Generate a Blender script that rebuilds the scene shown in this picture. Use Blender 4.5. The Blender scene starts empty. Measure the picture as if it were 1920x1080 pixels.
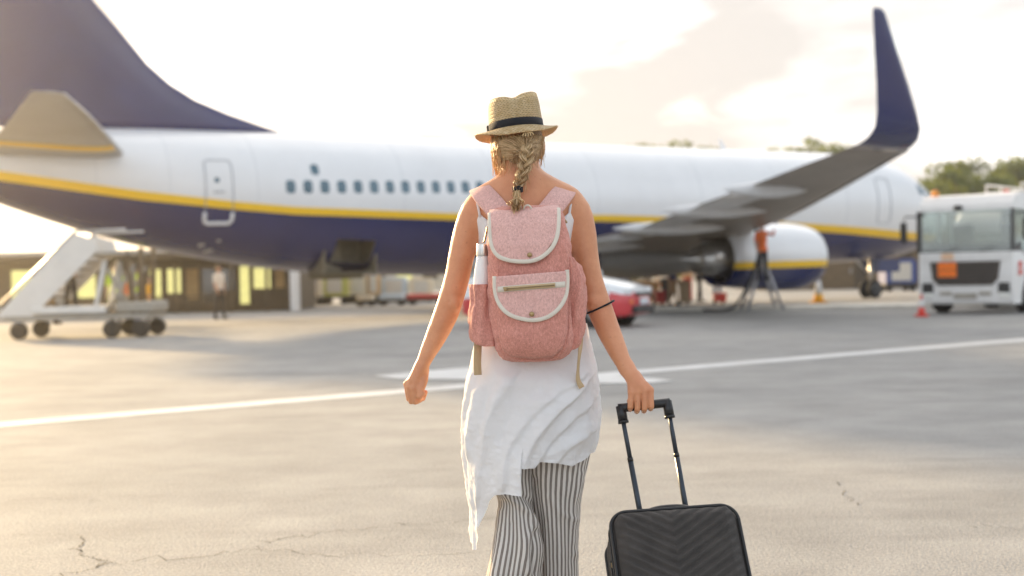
import bpy, bmesh, math, random
import numpy as np
from mathutils import Vector, Matrix

scene = bpy.context.scene
COL = scene.collection
R = math.radians
random.seed(7)
RNG = np.random.default_rng(11)

# ------------------------------------------------------------------ camera
F_PX, CAM_H, ROLL, PITCH = 2445.7, 1.191, 0.0210, math.atan(25.45 / 2445.7)
cam_d = bpy.data.cameras.new('camera')
cam = bpy.data.objects.new('camera', cam_d)
COL.objects.link(cam)
scene.camera = cam
cam_d.sensor_width = 36.0
cam_d.lens = F_PX / 1920 * 36.0
cam_d.clip_start, cam_d.clip_end = 0.05, 3000
CAM_M = Matrix.Translation((0, 0, CAM_H)) @ Matrix.Rotation(R(90) - PITCH, 4, 'X') @ Matrix.Rotation(-ROLL, 4, 'Z')
cam.matrix_world = CAM_M
cam_d.dof.use_dof = True
cam_d.dof.focus_distance = 4.02
cam_d.dof.aperture_fstop = 2.2
cam_d.dof.aperture_blades = 0

# ------------------------------------------------------------------ light
SUN_AZ, SUN_EL = R(36.0), R(13.0)          # left of the view axis, above the horizon
SUN_DIR = Vector((-math.sin(SUN_AZ) * math.cos(SUN_EL), math.cos(SUN_AZ) * math.cos(SUN_EL), math.sin(SUN_EL)))
sun_d = bpy.data.lights.new('sun', 'SUN')
sun_d.energy = 2.5
sun_d.angle = R(3.0)
sun_d.color = (1.0, 0.72, 0.38)
sun = bpy.data.objects.new('sun', sun_d)
COL.objects.link(sun)
sun.rotation_euler = SUN_DIR.to_track_quat('Z', 'Y').to_euler()
sun.location = SUN_DIR * 200

world = bpy.data.worlds.new('World')
scene.world = world
world.use_nodes = True
wt = world.node_tree
wt.nodes.clear()
def wn(t, **kw):
    n = wt.nodes.new(t)
    for k, v in kw.items():
        setattr(n, k, v)
    return n
w_out = wn('ShaderNodeOutputWorld')
w_bg = wn('ShaderNodeBackground')
w_bg.inputs[1].default_value = 0.12
sky = wn('ShaderNodeTexSky', sky_type='NISHITA', sun_disc=False, sun_elevation=SUN_EL, sun_rotation=-SUN_AZ,
         altitude=0, air_density=1.0, dust_density=2.0, ozone_density=1.0)
tc = wn('ShaderNodeTexCoord')
sep = wn('ShaderNodeSeparateXYZ')
wt.links.new(tc.outputs['Generated'], sep.inputs[0])
add = wn('ShaderNodeMath', operation='ADD'); add.inputs[1].default_value = 0.22
mx = wn('ShaderNodeMath', operation='MAXIMUM'); mx.inputs[1].default_value = 0.0
wt.links.new(sep.outputs[2], mx.inputs[0]); wt.links.new(mx.outputs[0], add.inputs[0])
dv = wn('ShaderNodeVectorMath', operation='DIVIDE')
cmb = wn('ShaderNodeCombineXYZ')
for i in range(3):
    wt.links.new(add.outputs[0], cmb.inputs[i])
wt.links.new(tc.outputs['Generated'], dv.inputs[0]); wt.links.new(cmb.outputs[0], dv.inputs[1])
cn = wn('ShaderNodeTexNoise'); cn.inputs['Scale'].default_value = 1.15; cn.inputs['Detail'].default_value = 7; cn.inputs['Roughness'].default_value = 0.55; cn.inputs['Distortion'].default_value = 0.4
wt.links.new(dv.outputs[0], cn.inputs['Vector'])
cr = wn('ShaderNodeMapRange'); cr.inputs[1].default_value = 0.22; cr.inputs[2].default_value = 0.45
wt.links.new(cn.outputs['Fac'], cr.inputs[0])
cn2 = wn('ShaderNodeTexNoise'); cn2.inputs['Scale'].default_value = 1.0; cn2.inputs['Detail'].default_value = 8
mp = wn('ShaderNodeMapping'); mp.inputs['Location'].default_value = (1.1, 0.3, 6.6)
wt.links.new(dv.outputs[0], mp.inputs[0]); wt.links.new(mp.outputs[0], cn2.inputs['Vector'])
dens = wn('ShaderNodeMapRange'); dens.inputs[1].default_value = 0.42; dens.inputs[2].default_value = 0.72; dens.inputs[3].default_value = 0.30; dens.inputs[4].default_value = 1.0
wt.links.new(cn2.outputs['Fac'], dens.inputs[0])
sd = wn('ShaderNodeVectorMath', operation='DOT_PRODUCT'); sd.inputs[1].default_value = SUN_DIR
wt.links.new(tc.outputs['Generated'], sd.inputs[0])
sr = wn('ShaderNodeMapRange'); sr.inputs[1].default_value = -0.2; sr.inputs[2].default_value = 0.95; sr.interpolation_type = 'SMOOTHSTEP'
wt.links.new(sd.outputs['Value'], sr.inputs[0])
ctint = wn('ShaderNodeMix', data_type='RGBA')           # thin cloud: cool away from the sun, warm around it
ctint.inputs['A'].default_value = (0.87, 0.94, 1.03, 1); ctint.inputs['B'].default_value = (1.08, 1.0, 0.93, 1)
wt.links.new(sr.outputs[0], ctint.inputs['Factor'])
cmul = wn('ShaderNodeVectorMath', operation='SCALE')
wt.links.new(ctint.outputs['Result'], cmul.inputs[0]); wt.links.new(dens.outputs[0], cmul.inputs['Scale'])
csc = wn('ShaderNodeVectorMath', operation='SCALE'); csc.inputs['Scale'].default_value = 5.4
wt.links.new(cmul.outputs[0], csc.inputs[0])
mixw = wn('ShaderNodeMix', data_type='RGBA')
clf = wn('ShaderNodeMath', operation='MULTIPLY'); clf.inputs[1].default_value = 0.988
wt.links.new(cr.outputs[0], clf.inputs[0])
wt.links.new(clf.outputs[0], mixw.inputs['Factor'])
wt.links.new(sky.outputs[0], mixw.inputs['A']); wt.links.new(csc.outputs[0], mixw.inputs['B'])
wt.links.new(mixw.outputs['Result'], w_bg.inputs[0])
wt.links.new(w_bg.outputs[0], w_out.inputs[0])

scene.view_settings.view_transform = 'Standard'
scene.view_settings.look = 'None'
scene.view_settings.exposure = 2.1
scene.view_settings.gamma = 1.0
scene.view_settings.use_curve_mapping = False
scene.render.engine = 'CYCLES'
scene.cycles.use_denoising = True
scene.cycles.max_bounces = 8
scene.cycles.volume_bounces = 0
scene.cycles.transparent_max_bounces = 8
scene.cycles.caustics_reflective = False
scene.cycles.caustics_refractive = False
scene.cycles.sample_clamp_indirect = 4.0

# ------------------------------------------------------------------ helpers
def at(px, py, y):
    """world point on the view ray of a photo pixel at depth y (metres ahead of the viewpoint)"""
    d = CAM_M.to_3x3() @ Vector(((px - 960) / F_PX, -(py - 540) / F_PX, -1.0))
    return Vector((0, 0, CAM_H)) + d * (y / d.y)

def on_ground(px, py, z=0.0):
    d = CAM_M.to_3x3() @ Vector(((px - 960) / F_PX, -(py - 540) / F_PX, -1.0))
    t = (z - CAM_H) / d.z
    p = Vector((0, 0, CAM_H)) + d * t
    return p

def tag(o, label=None, cat=None, group=None, kind=None):
    if label: o['label'] = label
    if cat: o['category'] = cat
    if group: o['group'] = group
    if kind: o['kind'] = kind
    return o

def empty(name, loc=(0, 0, 0), rz=0.0, parent=None, **kw):
    o = bpy.data.objects.new(name, None)
    COL.objects.link(o)
    o.location = loc
    o.rotation_euler = (0, 0, rz)
    if parent: o.parent = parent
    return tag(o, **kw)

def mobj(name, verts, faces, mats, parent=None, smooth=True, midx=None, uv=None, **kw):
    me = bpy.data.meshes.new(name)
    verts = np.asarray(verts, dtype=float).reshape(-1, 3)
    if isinstance(faces, np.ndarray): faces = faces.tolist()
    me.from_pydata(verts.tolist(), [], faces)
    for m in (mats if isinstance(mats, (list, tuple)) else [mats]):
        me.materials.append(m)
    if midx is not None:
        me.polygons.foreach_set('material_index', np.asarray(midx, dtype=np.int32))
    me.polygons.foreach_set('use_smooth', np.full(len(me.polygons), bool(smooth)))
    if uv is not None:
        ul = me.uv_layers.new(name='UVMap')
        li = np.zeros(len(me.loops), dtype=np.int32); me.loops.foreach_get('vertex_index', li)
        if callable(uv): ul.data.foreach_set('uv', np.asarray(uv(me), dtype=np.float32).ravel())
        else: ul.data.foreach_set('uv', np.asarray(uv, dtype=np.float32)[li].ravel())
    me.update()
    o = bpy.data.objects.new(name, me)
    COL.objects.link(o)
    if parent: o.parent = parent
    return tag(o, **kw)

class MB:
    """collects closed shapes into one mesh"""
    def __init__(s): s.v = []; s.f = []; s.m = []
    def add(s, v, f, m=0):
        n = len(s.v); s.v += [tuple(p) for p in v]
        for q in f: s.f.append([i + n for i in q]); s.m.append(m)
        return s
    def box(s, c, d, rot=None, bev=0.0, m=0):
        c = Vector(c); hx, hy, hz = d[0] / 2, d[1] / 2, d[2] / 2
        b = min(bev, hx * .9, hy * .9, hz * .9)
        if b <= 0:
            v = [Vector((x, y, z)) for x in (-hx, hx) for y in (-hy, hy) for z in (-hz, hz)]
            f = [(0, 1, 3, 2), (4, 6, 7, 5), (0, 4, 5, 1), (2, 3, 7, 6), (0, 2, 6, 4), (1, 5, 7, 3)]
        else:
            bm = bmesh.new(); bmesh.ops.create_cube(bm, size=1.0)
            bmesh.ops.scale(bm, vec=d, verts=bm.verts)
            bmesh.ops.bevel(bm, geom=bm.edges[:], offset=b, segments=2, affect='EDGES', profile=.5)
            bm.verts.index_update()
            v = [x.co.copy() for x in bm.verts]; f = [[q.index for q in g.verts] for g in bm.faces]; bm.free()
        if rot is not None: v = [rot @ p for p in v]
        return s.add([p + c for p in v], f, m)
    def tube(s, pts, rad, n=8, m=0, flat=None, up=None):
        v, f = tube_vf(pts, rad, n, flat, up); return s.add(v, f, m)
    def lathe(s, prof, axis='Z', n=24, c=(0, 0, 0), m=0):
        v, f = lathe_vf(prof, axis, n); c = Vector(c)
        return s.add([Vector(p) + c for p in v], f, m)
    def prism(s, poly, axis, lo, hi, m=0):
        """poly: 2-D outline in the two other axes"""
        n = len(poly); v = []
        for t in (lo, hi):
            for (p, q) in poly:
                v.append({'X': (t, p, q), 'Y': (p, t, q), 'Z': (p, q, t)}[axis])
        f = [list(range(n)), list(range(2 * n - 1, n - 1, -1))] + [[i, i + n, (i + 1) % n + n, (i + 1) % n] for i in range(n)]
        return s.add(v, f, m)
    def build(s, name, mats, parent=None, smooth=False, fix=True, **kw):
        o = mobj(name, s.v, s.f, mats, parent, smooth, s.m, **kw)
        if fix: recalc(o.data)
        if smooth == 'auto': autosmooth(o)
        return o

def recalc(me):
    bm = bmesh.new(); bm.from_mesh(me)
    bmesh.ops.recalc_face_normals(bm, faces=bm.faces[:])
    bm.to_mesh(me); bm.free()

def autosmooth(o, ang=35):
    me = o.data
    me.polygons.foreach_set('use_smooth', np.ones(len(me.polygons), bool))
    bm = bmesh.new(); bm.from_mesh(me)
    for e in bm.edges:
        e.smooth = not (len(e.link_faces) == 2 and e.calc_face_angle(0) > R(ang))
    bm.to_mesh(me); bm.free()

def frames(pts, up=None):
    P = [Vector(p) for p in pts]; out = []
    prev = None
    for i in range(len(P)):
        t = (P[min(i + 1, len(P) - 1)] - P[max(i - 1, 0)])
        t = t.normalized() if t.length > 1e-9 else Vector((0, 0, 1))
        if prev is None:
            u = Vector(up) if up is not None else (Vector((0, 0, 1)) if abs(t.z) < .9 else Vector((1, 0, 0)))
        else: u = Vector(up) if up is not None else prev
        n = (u - t * u.dot(t))
        n = n.normalized() if n.length > 1e-6 else t.orthogonal().normalized()
        out.append((P[i], t, n, t.cross(n))); prev = n
    return out

def tube_vf(pts, rad, n=8, flat=None, up=None):
    fr = frames(pts, up); v = []; f = []
    if not hasattr(rad, '__len__'): rad = [rad] * len(pts)
    for k, (p, t, a, b) in enumerate(fr):
        ra = rad[k]; rb = ra * (flat if flat else 1.0)
        for i in range(n):
            g = 2 * math.pi * i / n
            v.append(p + a * (math.cos(g) * ra) + b * (math.sin(g) * rb))
    for k in range(len(pts) - 1):
        for i in range(n):
            j = (i + 1) % n
            f.append([k * n + i, k * n + j, (k + 1) * n + j, (k + 1) * n + i])
    f.append(list(range(n))[::-1]); f.append([(len(pts) - 1) * n + i for i in range(n)])
    return v, f

def lathe_vf(prof, axis='Z', n=24):
    """prof: (r, t) pairs along the axis"""
    v = []; f = []
    for (r, t) in prof:
        for i in range(n):
            g = 2 * math.pi * i / n; c, s_ = r * math.cos(g), r * math.sin(g)
            v.append({'Z': (c, s_, t), 'Y': (c, t, s_), 'X': (t, c, s_)}[axis])
    for k in range(len(prof) - 1):
        for i in range(n):
            j = (i + 1) % n
            f.append([k * n + i, k * n + j, (k + 1) * n + j, (k + 1) * n + i])
    if prof[0][0] > 1e-6: f.append(list(range(n))[::-1])
    if prof[-1][0] > 1e-6: f.append([(len(prof) - 1) * n + i for i in range(n)])
    return v, f

def ring_loft(rings, closed=True, cap=True):
    rings = np.asarray(rings, dtype=float); K, n, _ = rings.shape
    f = []
    for k in range(K - 1):
        for i in range(n if closed else n - 1):
            j = (i + 1) % n
            f.append([k * n + i, k * n + j, (k + 1) * n + j, (k + 1) * n + i])
    if cap and closed:
        f.append(list(range(n))[::-1]); f.append([(K - 1) * n + i for i in range(n)])
    return rings.reshape(-1, 3), f

def spline(pts, n):
    """Catmull-Rom through points (any dimension) -> n samples"""
    P = np.asarray(pts, dtype=float); K = len(P)
    Q = np.vstack([2 * P[0] - P[1], P, 2 * P[-1] - P[-2]])
    t = np.linspace(0, K - 1 - 1e-9, n); i = t.astype(int); u = (t - i)[:, None]
    a, b, c, d = Q[i], Q[i + 1], Q[i + 2], Q[i + 3]
    return .5 * ((2 * b) + (c - a) * u + (2 * a - 5 * b + 4 * c - d) * u ** 2 + (3 * b - a - 3 * c + d) * u ** 3)

_perm = RNG.random((64, 64, 64)).astype(np.float32)
def vnoise(p):
    """smooth value noise, p (n,3) -> 0..1"""
    p = np.asarray(p, dtype=float); i = np.floor(p).astype(int); u = p - i; u = u * u * (3 - 2 * u)
    out = 0
    for dx in (0, 1):
        for dy in (0, 1):
            for dz in (0, 1):
                w = (u[:, 0] if dx else 1 - u[:, 0]) * (u[:, 1] if dy else 1 - u[:, 1]) * (u[:, 2] if dz else 1 - u[:, 2])
                out = out + w * _perm[(i[:, 0] + dx) & 63, (i[:, 1] + dy) & 63, (i[:, 2] + dz) & 63]
    return out
def fbm(p, oct=3):
    s = 0; a = .5
    for k in range(oct):
        s = s + a * (vnoise(np.asarray(p) * 2 ** k + 7.3 * k) - .5); a *= .5
    return s * 2

# ---- implicit bodies: smooth unions polygonised with surface nets
class SDF:
    def __init__(s, lo, hi, res):
        s.lo = np.array(lo, float); s.res = res
        s.n = np.ceil((np.array(hi, float) - s.lo) / res).astype(int) + 1
        s.vol = np.full(s.n, 0.08, np.float32)
    def _win(s, lo, hi, m):
        a = np.clip(np.floor((np.array(lo) - m - s.lo) / s.res).astype(int), 0, s.n)
        b = np.clip(np.ceil((np.array(hi) + m - s.lo) / s.res).astype(int) + 1, 0, s.n)
        if np.any(b <= a): return None
        ax = [s.lo[i] + np.arange(a[i], b[i]) * s.res for i in range(3)]
        X, Y, Z = np.meshgrid(*ax, indexing='ij', sparse=True)
        return (slice(a[0], b[0]), slice(a[1], b[1]), slice(a[2], b[2])), X.astype(np.float32), Y.astype(np.float32), Z.astype(np.float32)
    def _merge(s, sl, d, k, sub=False):
        v = s.vol[sl]
        if sub:
            d = -d; h = np.maximum(k - np.abs(v - d), 0) / k; s.vol[sl] = np.maximum(v, d) + h * h * k * .25
        else:
            h = np.maximum(k - np.abs(v - d), 0) / k; s.vol[sl] = np.minimum(v, d) - h * h * k * .25
    def cone(s, A, B, ra, rb, k=.02, sub=False, sq=None):
        A = np.array(A, float); B = np.array(B, float); m = max(ra, rb) + .05 + k
        w = s._win(np.minimum(A, B), np.maximum(A, B), m)
        if w is None: return
        sl, X, Y, Z = w; ab = B - A; L = max(float(ab @ ab), 1e-9)
        t = np.clip(((X - A[0]) * ab[0] + (Y - A[1]) * ab[1] + (Z - A[2]) * ab[2]) / L, 0, 1)
        dx, dy, dz = X - A[0] - t * ab[0], Y - A[1] - t * ab[1], Z - A[2] - t * ab[2]
        if sq is not None:      # squash: (axis vector, factor) thins the section along axis
            ax, fac = np.array(sq[0], float), sq[1]; ax = ax / np.linalg.norm(ax)
            q = (dx * ax[0] + dy * ax[1] + dz * ax[2]) * (1 / fac - 1)
            dx, dy, dz = dx + q * ax[0], dy + q * ax[1], dz + q * ax[2]
        s._merge(sl, np.sqrt(dx * dx + dy * dy + dz * dz) - (ra + (rb - ra) * t), k, sub)
    def chain(s, pts, rad, k=.02, smooth=0):
        """limb: hard union of tapered segments (optionally splined), merged once"""
        if smooth:
            q = spline([list(p) + [r] for p, r in zip(pts, rad)], smooth); pts, rad = q[:, :3], q[:, 3]
        pts = np.asarray(pts, float); w = s._win(pts.min(0), pts.max(0), max(rad) + .05 + k)
        if w is None: return
        sl, X, Y, Z = w; D = None
        for i in range(len(pts) - 1):
            A, ab = pts[i], pts[i + 1] - pts[i]; L = max(float(ab @ ab), 1e-9)
            t = np.clip(((X - A[0]) * ab[0] + (Y - A[1]) * ab[1] + (Z - A[2]) * ab[2]) / L, 0, 1)
            d = np.sqrt((X - A[0] - t * ab[0]) ** 2 + (Y - A[1] - t * ab[1]) ** 2 + (Z - A[2] - t * ab[2]) ** 2) - (rad[i] + (rad[i + 1] - rad[i]) * t)
            D = d if D is None else np.minimum(D, d)
        s._merge(sl, D, k)
    def ell(s, C, rr, k=.03, rot=None, sub=False):
        C = np.array(C, float); rr = np.array(rr, float); m = rr.max() + .05 + k
        w = s._win(C, C, m)
        if w is None: return
        sl, X, Y, Z = w; X, Y, Z = X - C[0], Y - C[1], Z - C[2]
        if rot is not None:
            M = np.array(rot.transposed()); X, Y, Z = (M[i][0] * X + M[i][1] * Y + M[i][2] * Z for i in range(3))
        q = np.sqrt((X / rr[0]) ** 2 + (Y / rr[1]) ** 2 + (Z / rr[2]) ** 2)
        g = np.sqrt((X / rr[0] ** 2) ** 2 + (Y / rr[1] ** 2) ** 2 + (Z / rr[2] ** 2) ** 2) + 1e-6
        s._merge(sl, np.maximum(q * (q - 1) / g, -.08), k, sub)
    def mesh(s):
        v = s.vol; ins = v < 0; nx, ny, nz = v.shape
        cnt = np.zeros((nx - 1, ny - 1, nz - 1), np.uint8)
        C = [(i, j, k) for i in (0, 1) for j in (0, 1) for k in (0, 1)]
        for (i, j, k) in C: cnt += ins[i:nx - 1 + i, j:ny - 1 + j, k:nz - 1 + k]
        act = np.argwhere((cnt > 0) & (cnt < 8)); N = len(act)
        idx = np.full(cnt.shape, -1, np.int32); idx[tuple(act.T)] = np.arange(N)
        acc = np.zeros((N, 3)); num = np.zeros(N)
        for c0 in C:
            for ax in range(3):
                if c0[ax]: continue
                c1 = list(c0); c1[ax] = 1
                a = v[tuple((act + np.array(c0)).T)]; b = v[tuple((act + np.array(c1)).T)]
                x = (a < 0) != (b < 0); t = np.where(x, a / np.where(x, a - b, 1), 0)
                p = np.array(c0, float)[None, :].repeat(N, 0); p[:, ax] = t
                acc[x] += p[x]; num[x] += 1
        V = s.lo + (act + acc / num[:, None]) * s.res
        F = []
        for ax in range(3):
            o1, o2 = [(1, 2), (2, 0), (0, 1)][ax]
            sa = [slice(None)] * 3; sb = [slice(None)] * 3; sa[ax] = slice(0, -1); sb[ax] = slice(1, None)
            A, B = ins[tuple(sa)], ins[tuple(sb)]
            e = np.argwhere(A != B)
            e = e[(e[:, o1] > 0) & (e[:, o2] > 0) & (e[:, o1] < v.shape[o1] - 1) & (e[:, o2] < v.shape[o2] - 1)]
            flip = A[tuple(e.T)]
            q = []
            for (d1, d2) in ((-1, -1), (0, -1), (0, 0), (-1, 0)):
                g = e.copy(); g[:, o1] += d1; g[:, o2] += d2; q.append(idx[tuple(g.T)])
            q = np.stack(q, 1); q[~flip] = q[~flip][:, ::-1]
            F.append(q)
        F = np.vstack(F); F = F[(F >= 0).all(1)]
        return V, F

# ------------------------------------------------------------------ materials
def new_mat(name):
    m = bpy.data.materials.new(name); m.use_nodes = True
    nt = m.node_tree; b = nt.nodes['Principled BSDF']
    return m, nt, b
def nd(nt, t, ins=None, **kw):
    n = nt.nodes.new(t)
    for k, v in kw.items(): setattr(n, k, v)
    for k, v in (ins or {}).items():
        if isinstance(v, bpy.types.NodeSocket): nt.links.new(v, n.inputs[k])
        else: n.inputs[k].default_value = v
    return n
def mat(name, col, rough=.6, metal=0.0, var=.12, scale=6.0, bump=0.0, bscale=40.0, coat=0.0, spec=.5, emit=None, estr=0.0, dirt=None, coords='Object'):
    """principled paint with soft tone variation and fine relief"""
    m, nt, b = new_mat(name)
    c = (*col, 1) if len(col) == 3 else col
    tcn = nd(nt, 'ShaderNodeTexCoord')
    n1 = nd(nt, 'ShaderNodeTexNoise', {'Vector': tcn.outputs[coords], 'Scale': scale, 'Detail': 5, 'Roughness': .6})
    lo = tuple(max(0, x * (1 - var)) for x in c[:3]) + (1,); hi = tuple(min(1, x * (1 + var)) for x in c[:3]) + (1,)
    mr = nd(nt, 'ShaderNodeMapRange', {0: n1.outputs['Fac'], 1: .3, 2: .7})
    mx_ = nd(nt, 'ShaderNodeMix', {'Factor': mr.outputs[0], 'A': lo, 'B': hi}, data_type='RGBA')
    out = mx_.outputs['Result']
    if dirt:
        n2 = nd(nt, 'ShaderNodeTexNoise', {'Vector': tcn.outputs[coords], 'Scale': scale * .45, 'Detail': 8, 'Roughness': .7})
        m2 = nd(nt, 'ShaderNodeMapRange', {0: n2.outputs['Fac'], 1: .52, 2: .75, 4: dirt[1]})
        out = nd(nt, 'ShaderNodeMix', {'Factor': m2.outputs[0], 'A': out, 'B': (*dirt[0], 1)}, data_type='RGBA').outputs['Result']
    nt.links.new(out, b.inputs['Base Color'])
    b.inputs['Roughness'].default_value = rough; b.inputs['Metallic'].default_value = metal
    b.inputs['Coat Weight'].default_value = coat; b.inputs['Specular IOR Level'].default_value = spec
    if bump:
        n3 = nd(nt, 'ShaderNodeTexNoise', {'Vector': tcn.outputs[coords], 'Scale': bscale, 'Detail': 4})
        bp = nd(nt, 'ShaderNodeBump', {'Height': n3.outputs['Fac'], 'Strength': bump, 'Distance': .01})
        nt.links.new(bp.outputs[0], b.inputs['Normal'])
    if emit:
        b.inputs['Emission Color'].default_value = (*emit, 1); b.inputs['Emission Strength'].default_value = estr
    return m
def glass(name, col=(.02, .03, .035), rough=.06):
    return mat(name, col, rough=rough, var=.2, spec=.8)
M = {}
# ------------------------------------------------------------------ ground
def ground_mat():
    m, nt, b = new_mat('apron_concrete')
    tcn = nd(nt, 'ShaderNodeTexCoord'); o = tcn.outputs['Object']
    big = nd(nt, 'ShaderNodeTexNoise', {'Vector': o, 'Scale': .12, 'Detail': 6, 'Roughness': .6, 'Distortion': .6})
    mid = nd(nt, 'ShaderNodeTexNoise', {'Vector': o, 'Scale': 1.3, 'Detail': 8, 'Roughness': .65})
    fine = nd(nt, 'ShaderNodeTexNoise', {'Vector': o, 'Scale': 60., 'Detail': 6, 'Roughness': .75})
    vor = nd(nt, 'ShaderNodeTexVoronoi', {'Vector': o, 'Scale': 95.})
    r1 = nd(nt, 'ShaderNodeMapRange', {0: big.outputs['Fac'], 1: .35, 2: .65})
    c1 = nd(nt, 'ShaderNodeMix', {'Factor': r1.outputs[0], 'A': (.255, .255, .25, 1), 'B': (.355, .345, .328, 1)}, data_type='RGBA')
    r2 = nd(nt, 'ShaderNodeMapRange', {0: mid.outputs['Fac'], 1: .3, 2: .7, 3: .84, 4: 1.16})
    c2 = nd(nt, 'ShaderNodeVectorMath', {0: c1.outputs['Result'], 'Scale': r2.outputs[0]}, operation='SCALE')
    r3 = nd(nt, 'ShaderNodeMapRange', {0: fine.outputs['Fac'], 1: .30, 2: .70, 3: .64, 4: 1.36})
    c3 = nd(nt, 'ShaderNodeVectorMath', {0: c2.outputs[0], 'Scale': r3.outputs[0]}, operation='SCALE')
    # pale aggregate and dark pits
    r4 = nd(nt, 'ShaderNodeMapRange', {0: vor.outputs['Distance'], 1: .08, 2: .3, 3: 1.0, 4: 0.0})
    spk = nd(nt, 'ShaderNodeSeparateColor', {0: vor.outputs['Color']})
    r5 = nd(nt, 'ShaderNodeMapRange', {0: spk.outputs[0], 1: .8, 2: .86})
    fac = nd(nt, 'ShaderNodeMath', {0: r4.outputs[0], 1: r5.outputs[0]}, operation='MULTIPLY')
    c4 = nd(nt, 'ShaderNodeMix', {'Factor': fac.outputs[0], 'A': c3.outputs[0], 'B': (.44, .42, .38, 1)}, data_type='RGBA')
    # oil stains stretched along the traffic lane
    mpn = nd(nt, 'ShaderNodeMapping', {'Vector': o, 'Scale': (.16, .9, 1), 'Rotation': (0, 0, R(-33))})
    st = nd(nt, 'ShaderNodeTexNoise', {'Vector': mpn.outputs[0], 'Scale': 1.0, 'Detail': 7, 'Roughness': .7})
    r6 = nd(nt, 'ShaderNodeMapRange', {0: st.outputs['Fac'], 1: .52, 2: .78, 4: .5})
    c5 = nd(nt, 'ShaderNodeMix', {'Factor': r6.outputs[0], 'A': c4.outputs['Result'], 'B': (.12, .118, .112, 1)}, data_type='RGBA')
    nt.links.new(c5.outputs['Result'], b.inputs['Base Color'])
    b.inputs['Roughness'].default_value = .82
    b.inputs['Specular IOR Level'].default_value = .3
    h = nd(nt, 'ShaderNodeMath', {0: fine.outputs['Fac'], 1: vor.outputs['Distance']}, operation='ADD')
    bp = nd(nt, 'ShaderNodeBump', {'Height': h.outputs[0], 'Strength': .38, 'Distance': .010})
    nt.links.new(bp.outputs[0], b.inputs['Normal'])
    return m
M['ground'] = ground_mat()
M['line'] = mat('road_paint', (.62, .62, .61), rough=.7, var=.08, scale=3, dirt=((.3, .29, .27), .55), bump=.3, bscale=80)
M['crack'] = mat('crack_dirt', (.085, .078, .068), rough=.95, var=.3, scale=20)
M['lit_band_strip'] = mat('lit_band_concrete', (.72, .68, .6), rough=.85, var=.15, scale=2, dirt=((.2, .18, .15), .5))  # paler than the apron so the strip shows a sunlit band
M['drain'] = mat('drain_iron', (.05, .05, .05), rough=.7, var=.3)

G = 330.0
ground = mobj('ground', [(-G, -40, 0), (G, -40, 0), (G, 420, 0), (-G, 420, 0)], [(0, 1, 2, 3)], M['ground'], smooth=False, kind='structure')

def painted(pts_px, name='painted_line', z=.004):
    v = [on_ground(x, y) for x, y in pts_px]
    v = [(p.x, p.y, z) for p in v]
    return mobj(name, v, [list(range(len(v)))], M['line'], ground, smooth=False)
# long taxi lane line, laid as one straight band on the apron
A0 = on_ground(0, 797); A1 = on_ground(1920, 637)
dA = (A1 - A0).normalized(); nA = Vector((-dA.y, dA.x, 0))
L0 = A0 - dA * 14; L1 = A1 + dA * 22; hw = .215
mobj('painted_line', [tuple(L0 - nA * hw + Vector((0, 0, .004))), tuple(L1 - nA * hw + Vector((0, 0, .004))), tuple(L1 + nA * hw + Vector((0, 0, .004))), tuple(L0 + nA * hw + Vector((0, 0, .004)))], [(0, 1, 2, 3)], M['line'], ground, smooth=False)
painted([(700, 706), (745, 711), (885, 713), (1000, 714), (1120, 720), (1225, 719), (1263, 715), (1232, 711), (1120, 702), (1000, 692), (885, 689), (800, 696)], z=.008)

def crack(px, width=.012, seed=0, sub=7, jag=.022, dashed=0.0):
    rg = np.random.default_rng(seed)
    P = np.array([on_ground(x, y)[:2] for x, y in px])
    Q = spline(P, (len(P) - 1) * sub + 1)
    Q[1:-1] += rg.normal(0, jag, Q[1:-1].shape) * np.array([1, 1.4])
    v = []; f = []; n = len(Q)
    for i in range(n):
        t = Q[min(i + 1, n - 1)] - Q[max(i - 1, 0)]; t /= np.linalg.norm(t) + 1e-9
        nn = np.array([-t[1], t[0]])
        w = width * (.25 + rg.random() * .7) * .8 * (1 if 0 < i < n - 1 else .15)
        v += [(*(Q[i] - nn * w * .5), .003), (*(Q[i] + nn * w * .5), .003)]
    for i in range(n - 1):
        if rg.random() < dashed: continue
        f.append([2 * i, 2 * i + 2, 2 * i + 3, 2 * i + 1])
    return mobj('crack', v, f, M['crack'], ground, smooth=False)
crack([(148, 1005), (158, 1018), (145, 1030), (158, 1041), (180, 1048), (201, 1053)], .012, 1, jag=.012)
crack([(201, 1053), (170, 1066), (110, 1080), (40, 1092)], .010, 2)
crack([(201, 1053), (330, 1049), (470, 1030), (520, 1012), (570, 1004), (650, 994), (740, 984), (880, 976), (1000, 968)], .009, 3, dashed=.12)
crack([(470, 1030), (545, 1036), (620, 1040), (760, 1042), (900, 1037), (1060, 1040)], .008, 4, dashed=.2)
crack([(0, 1004), (80, 1002), (148, 1005)], .006, 5, dashed=.3)
crack([(0, 940), (120, 936), (190, 938), (210, 933), (330, 930)], .008, 6, dashed=.45)
crack([(600, 918), (760, 916), (900, 914)], .007, 8, dashed=.5)
crack([(1568, 902), (1585, 920), (1600, 935), (1616, 950)], .012, 7, dashed=.25)
crack([(1790, 984), (1850, 990), (1919, 994)], .008, 9, dashed=.3)
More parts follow.
